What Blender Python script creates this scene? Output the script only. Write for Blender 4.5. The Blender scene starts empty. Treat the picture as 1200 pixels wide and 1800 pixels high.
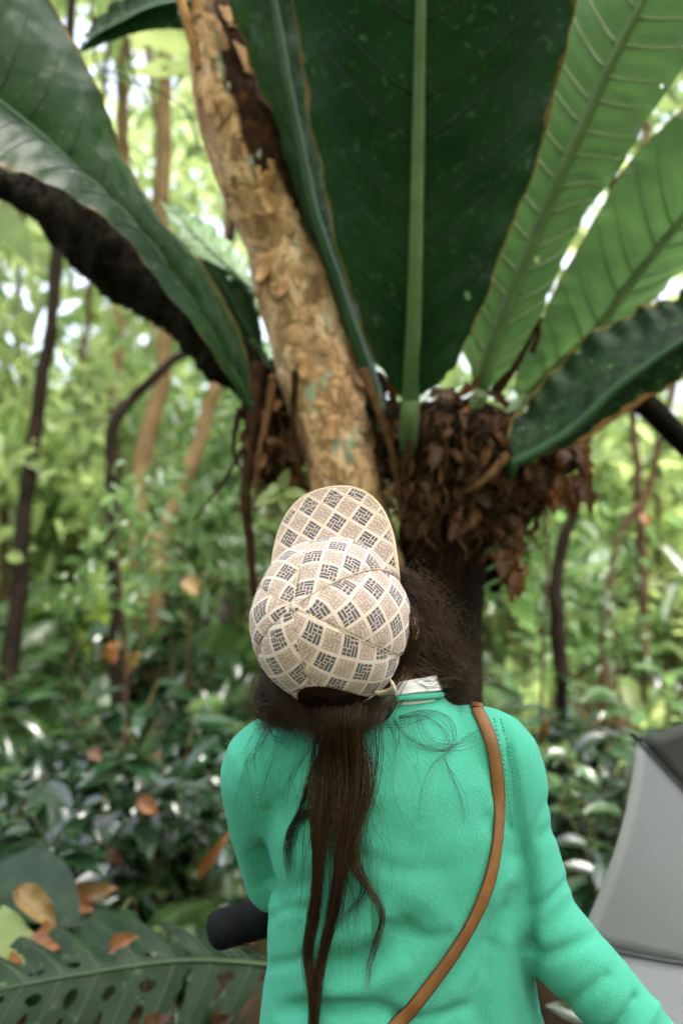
import bpy, math, random
import numpy as np
from mathutils import Vector, Matrix, Quaternion, noise
from mathutils.bvhtree import BVHTree

random.seed(7)
RNG = np.random.default_rng(7)
R = math.radians
SC = bpy.context.scene
COL = SC.collection

# ------------------------------------------------------------------ camera, world, sun, exposure
cam_d = bpy.data.cameras.new('camera')
cam = bpy.data.objects.new('camera', cam_d)
COL.objects.link(cam)
cam.location = (0, 0, 1.6)
cam.rotation_euler = (R(90), 0, 0)
cam_d.sensor_fit = 'HORIZONTAL'
cam_d.sensor_width = 24.0
cam_d.lens = 28.0
cam_d.clip_start = 0.05
cam_d.clip_end = 500
cam_d.dof.use_dof = True
cam_d.dof.focus_distance = 0.97
cam_d.dof.aperture_fstop = 2.2
SC.camera = cam

SUN_EL, SUN_AZ = R(66), R(150)          # azimuth from +Y towards +X
w = bpy.data.worlds.new('World')
SC.world = w
w.use_nodes = True
wt = w.node_tree
bg = wt.nodes['Background']
sky = wt.nodes.new('ShaderNodeTexSky')
sky.sky_type = 'NISHITA'
sky.sun_disc = False
sky.sun_elevation = SUN_EL
sky.sun_rotation = SUN_AZ
sky.air_density = 0.9
sky.dust_density = 8.0
sky.ozone_density = 1.0
hs = wt.nodes.new('ShaderNodeHueSaturation')
hs.inputs['Saturation'].default_value = 0.6      # overcast: almost white sky
wt.links.new(sky.outputs[0], hs.inputs['Color'])
wt.links.new(hs.outputs[0], bg.inputs['Color'])
bg.inputs['Strength'].default_value = 0.15

sun_d = bpy.data.lights.new('sun', 'SUN')
sun_d.energy = 0.5
sun_d.angle = R(35)
sun_d.color = (1.0, 0.98, 0.95)
sun = bpy.data.objects.new('sun', sun_d)
COL.objects.link(sun)
sd = Vector((math.sin(SUN_AZ) * math.cos(SUN_EL), math.cos(SUN_AZ) * math.cos(SUN_EL), math.sin(SUN_EL)))
sun.rotation_euler = (-sd).to_track_quat('-Z', 'Y').to_euler()
sun.location = sd * 30

SC.view_settings.view_transform = 'Standard'
SC.view_settings.look = 'None'
SC.view_settings.gamma = 1.0
SC.view_settings.exposure = 2.8
SC.view_settings.use_curve_mapping = False
SC.render.engine = 'CYCLES'
SC.cycles.use_denoising = True
SC.cycles.max_bounces = 8
SC.cycles.transmission_bounces = 6
SC.cycles.transparent_max_bounces = 8
SC.cycles.sample_clamp_indirect = 6.0

# ------------------------------------------------------------------ helpers
def P(px, py, Y):
    """the point at depth Y that stands where the photograph shows (px, py)"""
    return np.array([(px - 600) / 1400 * Y, Y, 1.6 - (py - 900) / 1400 * Y])

def mesh_np(name, V, faces, mat=None, smooth=True, uv=None):
    """faces: list of int arrays, each m x k"""
    V = np.asarray(V, float)
    if not isinstance(faces, (list, tuple)):
        faces = [faces]
    faces = [np.asarray(f, int) for f in faces if len(f)]
    me = bpy.data.meshes.new(name)
    me.vertices.add(len(V))
    me.vertices.foreach_set('co', V.astype(np.float32).ravel())
    loops = np.concatenate([f.ravel() for f in faces])
    sizes = np.concatenate([np.full(len(f), f.shape[1]) for f in faces])
    me.loops.add(len(loops))
    me.loops.foreach_set('vertex_index', loops.astype(np.int32))
    me.polygons.add(len(sizes))
    starts = np.concatenate([[0], np.cumsum(sizes)[:-1]])
    me.polygons.foreach_set('loop_start', starts.astype(np.int32))
    me.polygons.foreach_set('loop_total', sizes.astype(np.int32))
    me.polygons.foreach_set('use_smooth', np.full(len(sizes), smooth))
    if uv is not None:
        l = me.uv_layers.new(name='UVMap')
        l.data.foreach_set('uv', np.asarray(uv, np.float32)[loops].ravel())
    me.update(calc_edges=True)
    me.validate()
    if mat:
        me.materials.append(mat)
    return me

def link(name, me, parent=None, matrix=None):
    o = bpy.data.objects.new(name, me)
    COL.objects.link(o)
    if parent is not None:
        o.parent = parent
    if matrix is not None:
        o.matrix_local = matrix
    return o

class MB:
    """collects pieces for ONE mesh object"""
    def __init__(s):
        s.V, s.F, s.n, s.UV = [], {}, 0, []
    def add(s, V, F, uv=None):
        V = np.asarray(V, float)
        s.V.append(V)
        for f in (F if isinstance(F, list) else [F]):
            f = np.asarray(f, int)
            if len(f):
                s.F.setdefault(f.shape[1], []).append(f + s.n)
        s.UV.append(np.zeros((len(V), 2)) if uv is None else np.asarray(uv, float))
        s.n += len(V)
        return s
    def mesh(s, name, mat, origin=(0, 0, 0), smooth=True):
        V = np.concatenate(s.V) - np.asarray(origin, float)
        return mesh_np(name, V, [np.concatenate(v) for v in s.F.values()], mat, smooth, np.concatenate(s.UV))
    def build(s, name, mat, parent=None, smooth=True):
        org = (0, 0, 0)
        if parent is not None:
            org = world_loc(parent)
        return link(name, s.mesh(name, mat, org, smooth), parent)

def world_loc(o):
    v = Vector((0, 0, 0))
    while o is not None:
        v += o.location
        o = o.parent
    return np.array(v)

def tag(o, label=None, cat=None, group=None, kind=None):
    if label: o['label'] = label
    if cat: o['category'] = cat
    if group: o['group'] = group
    if kind: o['kind'] = kind
    return o

def thing(name, loc, label, cat, group=None):
    o = bpy.data.objects.new(name, None)
    COL.objects.link(o)
    o.location = Vector([float(x) for x in loc])
    o.empty_display_size = 0.1
    return tag(o, label, cat, group)

def copy_tree(o, parent=None):
    c = o.copy()
    COL.objects.link(c)
    if parent is not None:
        c.parent = parent
    for ch in list(o.children):
        copy_tree(ch, c)
    return c

def catmull(pts, n):
    pts = np.asarray(pts, float)
    m = len(pts)
    t = np.linspace(0, m - 1, n)
    i = np.clip(t.astype(int), 0, m - 2)
    f = (t - i)[:, None]
    p0, p1, p2, p3 = pts[np.clip(i - 1, 0, m - 1)], pts[i], pts[i + 1], pts[np.clip(i + 2, 0, m - 1)]
    return 0.5 * (2 * p1 + (p2 - p0) * f + (2 * p0 - 5 * p1 + 4 * p2 - p3) * f ** 2 + (3 * p1 - p0 - 3 * p2 + p3) * f ** 3)

def unit(v):
    v = np.asarray(v, float)
    return v / (np.linalg.norm(v, axis=-1, keepdims=True) + 1e-12)

def grid_faces(nr, nc, closed=False):
    r = np.arange(nr - 1)[:, None]
    c = np.arange(nc if closed else nc - 1)[None, :]
    c2 = (c + 1) % nc
    a, b, d, e = r * nc + c, r * nc + c2, (r + 1) * nc + c2, (r + 1) * nc + c
    return np.stack([a, b, d, e], -1).reshape(-1, 4)

def tube(pts, rad, seg=8, caps=True, ref=(0.13, 0.2, 0.97)):
    pts = np.asarray(pts, float)
    n = len(pts)
    rad = np.broadcast_to(np.asarray(rad, float), (n,))
    t = unit(np.gradient(pts, axis=0))
    # parallel transport frame
    a = np.cross(t[0], ref)
    if np.linalg.norm(a) < 1e-3: a = np.cross(t[0], (1, 0, 0))
    a = unit(a)
    A = np.zeros_like(pts)
    for i in range(n):
        a = a - t[i] * np.dot(a, t[i])
        a = unit(a)
        A[i] = a
    B = np.cross(t, A)
    ang = np.linspace(0, 2 * math.pi, seg, endpoint=False)
    V = pts[:, None] + rad[:, None, None] * (A[:, None] * np.cos(ang)[None, :, None] + B[:, None] * np.sin(ang)[None, :, None])
    V = V.reshape(-1, 3)
    F = [grid_faces(n, seg, True)[:, ::-1]]
    if caps:
        V = np.concatenate([V, pts[:1], pts[-1:]])
        k = np.arange(seg)
        F.append(np.stack([k, (k + 1) % seg, np.full(seg, n * seg)], -1))
        o = (n - 1) * seg
        F.append(np.stack([o + (k + 1) % seg, o + k, np.full(seg, n * seg + 1)], -1))
    return V, F

def strands(PT, RAD):
    """many thin three-sided tubes at once: PT (S,n,3), RAD (S,n)"""
    S, n, _ = PT.shape
    t = unit(np.gradient(PT, axis=1))
    ref = np.array([0.31, 0.87, 0.38])
    A = unit(np.cross(t, ref))
    B = np.cross(t, A)
    ang = np.array([0, 2 * math.pi / 3, 4 * math.pi / 3])
    V = PT[:, :, None] + RAD[:, :, None, None] * (A[:, :, None] * np.cos(ang)[:, None] + B[:, :, None] * np.sin(ang)[:, None])
    F = grid_faces(n, 3, True)[None] + (np.arange(S) * n * 3)[:, None, None]
    return V.reshape(-1, 3), F.reshape(-1, 4)[:, ::-1]

def nz(p, s=1.0, o=(0, 0, 0)):
    return noise.noise(Vector((p[0] * s + o[0], p[1] * s + o[1], p[2] * s + o[2])))

def nzv(V, s=1.0, o=(0, 0, 0)):
    return np.array([nz(p, s, o) for p in V])

def ellipsoid(c, r, seg=16, rings=10, rot=None):
    th = np.linspace(0.02, math.pi - 0.02, rings)
    ph = np.linspace(0, 2 * math.pi, seg, endpoint=False)
    V = np.stack([np.sin(th)[:, None] * np.cos(ph), np.sin(th)[:, None] * np.sin(ph), np.cos(th)[:, None] + 0 * ph], -1).reshape(-1, 3) * np.asarray(r)
    if rot is not None: V = V @ np.asarray(rot).T
    V = V + np.asarray(c)
    k = np.arange(seg)
    o = (rings - 1) * seg
    return V, [grid_faces(rings, seg, True)[:, ::-1], k[None, :][:, ::1], (o + k)[None, ::-1]]

def loft(st, seg=32):
    """closed tube from horizontal ellipses (z, cx, cy, a, b)"""
    st = np.asarray(st, float)
    ph = np.linspace(0, 2 * math.pi, seg, endpoint=False)
    V = np.stack([st[:, 1:2] + st[:, 3:4] * np.cos(ph), st[:, 2:3] + st[:, 4:5] * np.sin(ph), st[:, 0:1] + 0 * ph], -1).reshape(-1, 3)
    k = np.arange(seg)
    o = (len(st) - 1) * seg
    return V, [grid_faces(len(st), seg, True), k[None, ::-1], (o + k)[None, :]]

def remesh(mb, voxel, smooth=6):
    """union of closed shapes -> one continuous surface (vertices, polygons)"""
    me = mb.mesh('temporary', None)
    o = bpy.data.objects.new('temporary', me)
    COL.objects.link(o)
    m = o.modifiers.new('r', 'REMESH'); m.mode = 'VOXEL'; m.voxel_size = voxel
    if smooth:
        s = o.modifiers.new('s', 'SMOOTH'); s.iterations = smooth; s.factor = 0.5
    dg = bpy.context.evaluated_depsgraph_get()
    e = o.evaluated_get(dg)
    m2 = e.to_mesh()
    V = np.zeros(len(m2.vertices) * 3, np.float32); m2.vertices.foreach_get('co', V)
    N = np.zeros(len(m2.vertices) * 3, np.float32); m2.vertices.foreach_get('normal', N)
    quads = [p.vertices[:] for p in m2.polygons if len(p.vertices) == 4]
    tris = [p.vertices[:] for p in m2.polygons if len(p.vertices) == 3]
    e.to_mesh_clear()
    bpy.data.objects.remove(o)
    bpy.data.meshes.remove(me)
    F = [np.array(f, int) for f in (quads, tris) if len(f)]
    return V.reshape(-1, 3).astype(float), N.reshape(-1, 3).astype(float), F

def bvh(V, F):
    polys = [tuple(int(i) for i in f) for arr in F for f in arr]
    return BVHTree.FromPolygons([Vector(v) for v in V], polys)

CAM = Vector((0, 0, 1.6))
def hit(tree, px, py, off=0.0):
    """point and normal of a surface at the spot the photograph shows"""
    d = (Vector(P(px, py, 1.0)) - CAM).normalized()
    p, n, i, dist = tree.ray_cast(CAM, d)
    if p is None:
        return None
    if n.dot(d) > 0: n = -n
    return np.array(p + n * off), np.array(n)

def frame_from(z, up):
    """matrix with local Z along z and local Y near up"""
    z = unit(z); x = unit(np.cross(up, z)); y = np.cross(z, x)
    return Matrix(np.array([x, y, z]).T.tolist())

# ------------------------------------------------------------------ materials
def new_mat(name):
    m = bpy.data.materials.new(name)
    m.use_nodes = True
    nt = m.node_tree
    b = nt.nodes['Principled BSDF']
    return m, nt, b

def N(nt, typ, **kw):
    n = nt.nodes.new(typ)
    for k, v in kw.items():
        if k.startswith('in_'):
            n.inputs[k[3:].replace('_', ' ')].default_value = v
        else:
            setattr(n, k, v)
    return n

def ramp(nt, stops, src, interp='LINEAR'):
    r = nt.nodes.new('ShaderNodeValToRGB')
    r.color_ramp.interpolation = interp
    e = r.color_ramp.elements
    while len(e) < len(stops): e.new(0.5)
    for i, (p, c) in enumerate(stops):
        e[i].position = p
        e[i].color = (*c, 1) if len(c) == 3 else c
    nt.links.new(src, r.inputs[0])
    return r.outputs[0]

def noise_tex(nt, scale, detail=4, rough=0.55, vec=None, dist=0.0, coord='Object', mapscale=None):
    t = nt.nodes.new('ShaderNodeTexNoise')
    t.inputs['Scale'].default_value = scale
    t.inputs['Detail'].default_value = detail
    t.inputs['Roughness'].default_value = rough
    t.inputs['Distortion'].default_value = dist
    if vec is None:
        tc = nt.nodes.new('ShaderNodeTexCoord')
        vec = tc.outputs[coord]
    if mapscale is not None:
        mp = nt.nodes.new('ShaderNodeMapping')
        mp.inputs['Scale'].default_value = mapscale
        nt.links.new(vec, mp.inputs[0])
        vec = mp.outputs[0]
    nt.links.new(vec, t.inputs['Vector'])
    return t.outputs['Fac']

def mixc(nt, fac, a, b, mode='MIX'):
    m = nt.nodes.new('ShaderNodeMix')
    m.data_type = 'RGBA'
    m.blend_type = mode
    for sock, v in ((m.inputs[0], fac), (m.inputs[6], a), (m.inputs[7], b)):
        if isinstance(v, (int, float)): sock.default_value = v
        elif isinstance(v, tuple): sock.default_value = (*v, 1) if len(v) == 3 else v
        else: nt.links.new(v, sock)
    return m.outputs[2]

def bump(nt, b, h, strength=0.3, dist=0.01):
    n = nt.nodes.new('ShaderNodeBump')
    n.inputs['Strength'].default_value = strength
    n.inputs['Distance'].default_value = dist
    nt.links.new(h, n.inputs['Height'])
    nt.links.new(n.outputs[0], b.inputs['Normal'])

def leaf_mat(name, c1, c2, trans, tfac=0.35, rough=0.35, scale=9.0, spots=None, var=0.35, bumps=0.15, nscale=40, spec=0.5, blade_uv=False):
    m, nt, b = new_mat(name)
    n1 = noise_tex(nt, scale, 5)
    col = ramp(nt, [(0.35, c1), (0.65, c2)], n1)
    if spots:
        sc, thr, sc_col = spots
        n2 = noise_tex(nt, sc, 3, 0.6)
        f = ramp(nt, [(thr, (0, 0, 0)), (min(1, thr + 0.06), (1, 1, 1))], n2)
        col = mixc(nt, f, col, sc_col)
    if blade_uv:
        uvn = nt.nodes.new('ShaderNodeUVMap'); uvn.uv_map = 'UVMap'
        sp = nt.nodes.new('ShaderNodeSeparateXYZ'); nt.links.new(uvn.outputs[0], sp.inputs[0])
        def mt(op, a, c=None):
            n = nt.nodes.new('ShaderNodeMath'); n.operation = op
            for i, q in enumerate((a, c)):
                if q is None: continue
                if isinstance(q, (int, float)): n.inputs[i].default_value = q
                else: nt.links.new(q, n.inputs[i])
            return n.outputs[0]
        wob = noise_tex(nt, 14, 4, 0.6)
        ph = mt('ADD', mt('MULTIPLY', sp.outputs[0], 6.0), mt('MULTIPLY', wob, 0.9))
        ln = mt('ABSOLUTE', mt('SUBTRACT', mt('FRACT', ph), 0.5))
        vein = ramp(nt, [(0.0, (1, 1, 1)), (0.09, (0, 0, 0))], ln)
        col = mixc(nt, mt('MULTIPLY', vein, 0.22), col, c2)
        big = noise_tex(nt, 2.3, 5, 0.65)
        col = mixc(nt, 1.0, col, ramp(nt, [(0.3, (0.6, 0.6, 0.6)), (0.7, (1.25, 1.25, 1.25))], big), 'MULTIPLY')
        ed = mt('ADD', sp.outputs[1], mt('MULTIPLY', mt('SUBTRACT', noise_tex(nt, 9, 5, 0.7), 0.5), 0.30))
        col = mixc(nt, ramp(nt, [(0.985, (0, 0, 0)), (1.03, (0.85, 0.85, 0.85))], ed), col, (0.16, 0.10, 0.03))
        stain = ramp(nt, [(0.70, (0, 0, 0)), (0.76, (0.7, 0.7, 0.7))], noise_tex(nt, 7, 6, 0.7))
        col = mixc(nt, stain, col, (0.05, 0.04, 0.016))
    oi = nt.nodes.new('ShaderNodeObjectInfo')
    v = ramp(nt, [(0, (1 - var,) * 3), (1, (1 + var,) * 3)], oi.outputs['Random'])
    col = mixc(nt, 1.0, col, v, 'MULTIPLY')
    nt.links.new(col, b.inputs['Base Color'])
    b.inputs['Roughness'].default_value = rough
    b.inputs['Specular IOR Level'].default_value = spec
    n3 = noise_tex(nt, nscale, 3)
    bump(nt, b, n3, bumps, 0.004)
    tr = nt.nodes.new('ShaderNodeBsdfTranslucent')
    tc = mixc(nt, 1.0, v, trans, 'MULTIPLY')
    n4 = ramp(nt, [(0.3, (0.65,) * 3), (0.7, (1.0,) * 3)], n1)
    tc = mixc(nt, 1.0, tc, n4, 'MULTIPLY')
    nt.links.new(tc, tr.inputs[0])
    mx = nt.nodes.new('ShaderNodeMixShader')
    mx.inputs[0].default_value = tfac
    nt.links.new(b.outputs[0], mx.inputs[1])
    nt.links.new(tr.outputs[0], mx.inputs[2])
    nt.links.new(mx.outputs[0], nt.nodes['Material Output'].inputs[0])
    return m

def plain(name, c1, c2=None, rough=0.7, scale=20, bumps=0.3, bscale=60, sheen=0.0, mapscale=None, metal=0.0, dist=0.005):
    m, nt, b = new_mat(name)
    if c2 is None: c2 = tuple(x * 0.7 for x in c1)
    n1 = noise_tex(nt, scale, 6, 0.6, mapscale=mapscale)
    col = ramp(nt, [(0.3, c1), (0.7, c2)], n1)
    nt.links.new(col, b.inputs['Base Color'])
    b.inputs['Roughness'].default_value = rough
    b.inputs['Specular IOR Level'].default_value = 0.12 if rough >= 0.7 else 0.35
    b.inputs['Metallic'].default_value = metal
    if sheen: 
        b.inputs['Sheen Weight'].default_value = sheen
        b.inputs['Sheen Roughness'].default_value = 0.6
    if bumps:
        bump(nt, b, noise_tex(nt, bscale, 5, 0.6, mapscale=mapscale), bumps, dist)
    return m

M = {}
M['ground'] = plain('leaf_litter_soil', (0.014, 0.010, 0.006), (0.05, 0.032, 0.016), 0.9, 6, 0.6, 30, dist=0.03)
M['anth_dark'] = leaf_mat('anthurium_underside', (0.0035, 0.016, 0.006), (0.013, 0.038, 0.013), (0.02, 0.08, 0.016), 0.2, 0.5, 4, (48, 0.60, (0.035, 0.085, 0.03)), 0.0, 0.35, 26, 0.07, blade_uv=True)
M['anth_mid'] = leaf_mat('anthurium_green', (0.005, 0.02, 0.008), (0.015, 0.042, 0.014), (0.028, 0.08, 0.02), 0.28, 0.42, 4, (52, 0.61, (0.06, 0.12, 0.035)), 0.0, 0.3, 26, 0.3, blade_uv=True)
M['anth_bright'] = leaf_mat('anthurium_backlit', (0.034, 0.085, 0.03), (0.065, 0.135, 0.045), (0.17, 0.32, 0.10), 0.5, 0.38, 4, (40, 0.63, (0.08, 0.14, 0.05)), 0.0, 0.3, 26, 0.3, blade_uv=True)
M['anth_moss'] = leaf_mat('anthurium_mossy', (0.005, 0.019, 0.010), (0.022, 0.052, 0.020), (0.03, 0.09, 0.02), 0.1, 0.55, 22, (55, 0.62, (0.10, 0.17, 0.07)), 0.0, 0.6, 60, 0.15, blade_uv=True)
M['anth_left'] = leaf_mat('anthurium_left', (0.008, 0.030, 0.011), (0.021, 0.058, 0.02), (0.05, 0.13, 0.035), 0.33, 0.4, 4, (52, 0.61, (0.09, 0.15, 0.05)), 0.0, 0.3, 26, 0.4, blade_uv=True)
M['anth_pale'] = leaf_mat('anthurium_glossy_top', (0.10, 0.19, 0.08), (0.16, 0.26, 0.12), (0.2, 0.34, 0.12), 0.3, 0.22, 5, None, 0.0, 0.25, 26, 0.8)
M['vein_pale'] = leaf_mat('pale_vein', (0.46, 0.53, 0.33), (0.36, 0.44, 0.26), (0.4, 0.48, 0.27), 0.35, 0.4, 30, None, 0, .1, 30, .3)
M['vein_shade'] = plain('shaded_vein', (0.004, 0.014, 0.006), (0.008, 0.022, 0.009), 0.6, 30, 0.1)  # shadow lines of the recessed veins put into their colour
M['midrib'] = leaf_mat('midrib_green', (0.09, 0.17, 0.06), (0.16, 0.23, 0.095), (0.13, 0.21, 0.08), 0.3, 0.4, 14, None, 0, .2, 60, .3)
M['midrib_dark'] = plain('midrib_dark_green', (0.02, 0.06, 0.03), (0.04, 0.10, 0.045), 0.45, 10, 0.2)
M['margin'] = plain('yellow_brown_margin', (0.30, 0.24, 0.05), (0.16, 0.09, 0.03), 0.7, 40, 0.2)

def bark_mat():
    m, nt, b = new_mat('peeling_bark')
    at = nt.nodes.new('ShaderNodeAttribute'); at.attribute_name = 'rot'
    n1 = noise_tex(nt, 11, 8, 0.62, dist=0.6, mapscale=(1, 1, 0.55))
    pl = nt.nodes.new('ShaderNodeAttribute'); pl.attribute_name = 'plate'
    cp = ramp(nt, [(0.0, (0.10, 0.045, 0.02)), (0.10, (0.36, 0.175, 0.08)), (0.35, (0.54, 0.30, 0.16)), (0.65, (0.70, 0.45, 0.27)), (1.0, (0.80, 0.60, 0.42))], pl.outputs['Fac'])
    col = ramp(nt, [(0.28, (0.13, 0.06, 0.026)), (0.40, (0.46, 0.24, 0.12)), (0.50, (0.66, 0.41, 0.24)), (0.70, (0.80, 0.58, 0.42))], n1)
    col = mixc(nt, 0.5, col, cp)
    n2 = noise_tex(nt, 9, 4, 0.6, mapscale=(1.3, 1.3, 0.8))
    lich = ramp(nt, [(0.61, (0, 0, 0)), (0.65, (1, 1, 1))], n2)
    col = mixc(nt, lich, col, (0.36, 0.40, 0.30))
    n3 = noise_tex(nt, 30, 6, 0.7, mapscale=(1, 1, 0.4))
    dk = ramp(nt, [(0.58, (0, 0, 0)), (0.68, (0.8, 0.8, 0.8))], n3)
    col = mixc(nt, dk, col, (0.10, 0.05, 0.022))
    n4 = noise_tex(nt, 22, 6, 0.7)
    rot = ramp(nt, [(0.35, (0.006, 0.003, 0.002)), (0.6, (0.05, 0.018, 0.006)), (0.78, (0.26, 0.12, 0.045))], n4)
    col = mixc(nt, at.outputs['Fac'], col, rot)
    nt.links.new(col, b.inputs['Base Color'])
    b.inputs['Roughness'].default_value = 0.85
    b.inputs['Specular IOR Level'].default_value = 0.15
    bump(nt, b, noise_tex(nt, 35, 8, 0.7, mapscale=(1, 1, 0.5)), 0.7, 0.012)
    return m
M['bark'] = bark_mat()
M['flake'] = leaf_mat('bark_flake', (0.56, 0.36, 0.21), (0.30, 0.155, 0.07), (0, 0, 0), 0.0, 0.85, 14, None, 0.4, 0.5, 60, 0.12)
M['flake_grey'] = plain('grey_lichen_flake', (0.42, 0.44, 0.35), (0.30, 0.31, 0.22), 0.9, 30, 0.5, 80)
M['dark_bark'] = plain('dark_mossy_bark', (0.002, 0.0015, 0.001), (0.013, 0.009, 0.004), 0.95, 14, 0.9, 40, dist=0.02)
M['moss'] = plain('dark_moss', (0.006, 0.006, 0.003), (0.03, 0.028, 0.012), 0.95, 8, 0.0)
M['trunk_dark'] = plain('dark_wet_bark', (0.003, 0.0018, 0.001), (0.014, 0.007, 0.003), 0.9, 9, 0.8, 30, dist=0.02, mapscale=(1, 1, 0.4))
M['tan_bark'] = plain('tan_bark', (0.36, 0.19, 0.075), (0.22, 0.11, 0.045), 0.85, 20, 0.6, 40)
M['root'] = plain('brown_root', (0.055, 0.026, 0.011), (0.012, 0.0055, 0.0025), 0.9, 30, 0.6, 60)
M['root_pale'] = plain('pale_root', (0.17, 0.09, 0.04), (0.07, 0.034, 0.015), 0.9, 30, 0.5, 60)
M['core'] = plain('root_humus', (0.004, 0.002, 0.001), (0.022, 0.01, 0.004), 0.95, 25, 1.0, 45, dist=0.03)
M['dead'] = leaf_mat('dead_leaf', (0.15, 0.055, 0.018), (0.03, 0.012, 0.006), (0.24, 0.08, 0.015), 0.2, 0.6, 12, None, 0.5, 0.5, 40)
M['dead_orange'] = leaf_mat('orange_dead_leaf', (0.28, 0.115, 0.035), (0.15, 0.055, 0.02), (0.36, 0.13, 0.03), 0.25, 0.5, 12, None, 0.35, 0.4, 40)
M['dead_yellow'] = leaf_mat('yellow_leaf', (0.24, 0.155, 0.045), (0.11, 0.06, 0.022), (0.30, 0.2, 0.05), 0.25, 0.5, 12, None, 0.3, 0.3, 40)

# background foliage
M['bg_dark'] = leaf_mat('glossy_dark_leaf', (0.007, 0.022, 0.009), (0.017, 0.045, 0.018), (0.04, 0.11, 0.026), 0.2, 0.2, 6, None, 0.45, 0.2, 30, 1.0)
M['bg_mid'] = leaf_mat('mid_green_leaf', (0.045, 0.10, 0.033), (0.085, 0.15, 0.055), (0.28, 0.46, 0.15), 0.46, 0.22, 6, None, 0.4, 0.2, 30, 1.0)
M['bg_bright'] = leaf_mat('light_green_leaf', (0.13, 0.20, 0.065), (0.20, 0.26, 0.10), (0.58, 0.72, 0.27), 0.56, 0.4, 6, None, 0.35, 0.2, 30)
M['fern'] = leaf_mat('yellow_green_fern', (0.13, 0.22, 0.03), (0.20, 0.27, 0.04), (0.42, 0.56, 0.07), 0.5, 0.5, 6, None, 0.3, 0.1, 30)
M['stem'] = plain('green_brown_stem', (0.07, 0.08, 0.03), (0.10, 0.07, 0.035), 0.8, 20, 0.3)
M['sap_dark'] = plain('dark_sapling_bark', (0.007, 0.005, 0.0035), (0.02, 0.013, 0.008), 0.9, 15, 0.5)
M['sap_brown'] = plain('brown_sapling_bark', (0.075, 0.045, 0.024), (0.035, 0.021, 0.012), 0.9, 15, 0.5)
M['sap_tan'] = plain('tan_sapling_bark', (0.22, 0.15, 0.075), (0.11, 0.07, 0.036), 0.9, 10, 0.5)
M['far'] = leaf_mat('far_forest_leaf', (0.13, 0.19, 0.07), (0.22, 0.27, 0.12), (0.60, 0.74, 0.30), 0.56, 0.35, 0.45, None, 0.0, 0.1, 30)

# person
def sweater_mat():
    m, nt, b = new_mat('green_wool_knit')
    n1 = noise_tex(nt, 260, 3, 0.7)
    n2 = noise_tex(nt, 6, 3)
    col = ramp(nt, [(0.25, (0.054, 0.325, 0.240)), (0.75, (0.088, 0.425, 0.322))], n1)
    col = mixc(nt, n2, col, (0.068, 0.375, 0.278))
    nt.links.new(col, b.inputs['Base Color'])
    b.inputs['Roughness'].default_value = 0.95
    b.inputs['Specular IOR Level'].default_value = 0.15
    b.inputs['Sheen Weight'].default_value = 0.1
    b.inputs['Sheen Roughness'].default_value = 0.5
    b.inputs['Sheen Tint'].default_value = (0.45, 1.0, 0.78, 1)
    bump(nt, b, noise_tex(nt, 300, 4, 0.75, mapscale=(1.5, 1.5, 0.6)), 0.5, 0.003)
    return m
M['sweater'] = sweater_mat()
M['skin'] = plain('skin', (0.50, 0.27, 0.17), (0.44, 0.22, 0.14), 0.5, 20, 0.15, 120)
M['trousers'] = plain('dark_trousers', (0.03, 0.035, 0.05), (0.02, 0.022, 0.03), 0.9, 50, 0.4, 200)
M['shoe'] = plain('brown_shoe', (0.08, 0.05, 0.03), (0.05, 0.03, 0.02), 0.6, 30, 0.2)
M['collar'] = plain('white_cotton', (0.80, 0.78, 0.82), (0.72, 0.70, 0.76), 0.85, 40, 0.2, 200)
M['strap'] = plain('tan_leather', (0.25, 0.105, 0.036), (0.14, 0.056, 0.02), 0.5, 26, 0.35, 140, dist=0.002)
M['strap_edge'] = plain('leather_edge', (0.09, 0.035, 0.014), (0.06, 0.022, 0.01), 0.6, 30, 0.2)
M['black'] = plain('black_padded_fabric', (0.005, 0.0055, 0.008), (0.009, 0.0095, 0.013), 0.8, 60, 0.4, 260, 0.0)
M['umb_light'] = None
M['eye'] = plain('eye', (0.75, 0.74, 0.72), (0.7, 0.7, 0.68), 0.2, 5, 0)
M['metal'] = plain('umbrella_steel', (0.10, 0.105, 0.11), (0.07, 0.07, 0.075), 0.35, 30, 0, metal=0.8)

def hair_mat():
    m, nt, b = new_mat('dark_brown_hair')
    at = nt.nodes.new('ShaderNodeAttribute'); at.attribute_name = 'tone'
    n1 = noise_tex(nt, 30, 2, mapscale=(3, 3, 0.4))
    col = ramp(nt, [(0.0, (0.006, 0.003, 0.002)), (0.5, (0.019, 0.0095, 0.006)), (1.0, (0.115, 0.062, 0.033))], at.outputs['Fac'])
    col = mixc(nt, 0.3, col, ramp(nt, [(0.3, (0.012, 0.006, 0.004)), (0.7, (0.05, 0.027, 0.016))], n1))
    nt.links.new(col, b.inputs['Base Color'])
    b.inputs['Roughness'].default_value = 0.33
    b.inputs['Specular IOR Level'].default_value = 0.4
    b.inputs['Specular Tint'].default_value = (1, .82, .66, 1)
    b.inputs['Anisotropic'].default_value = 0.5
    return m
M['hair'] = hair_mat()

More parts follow.
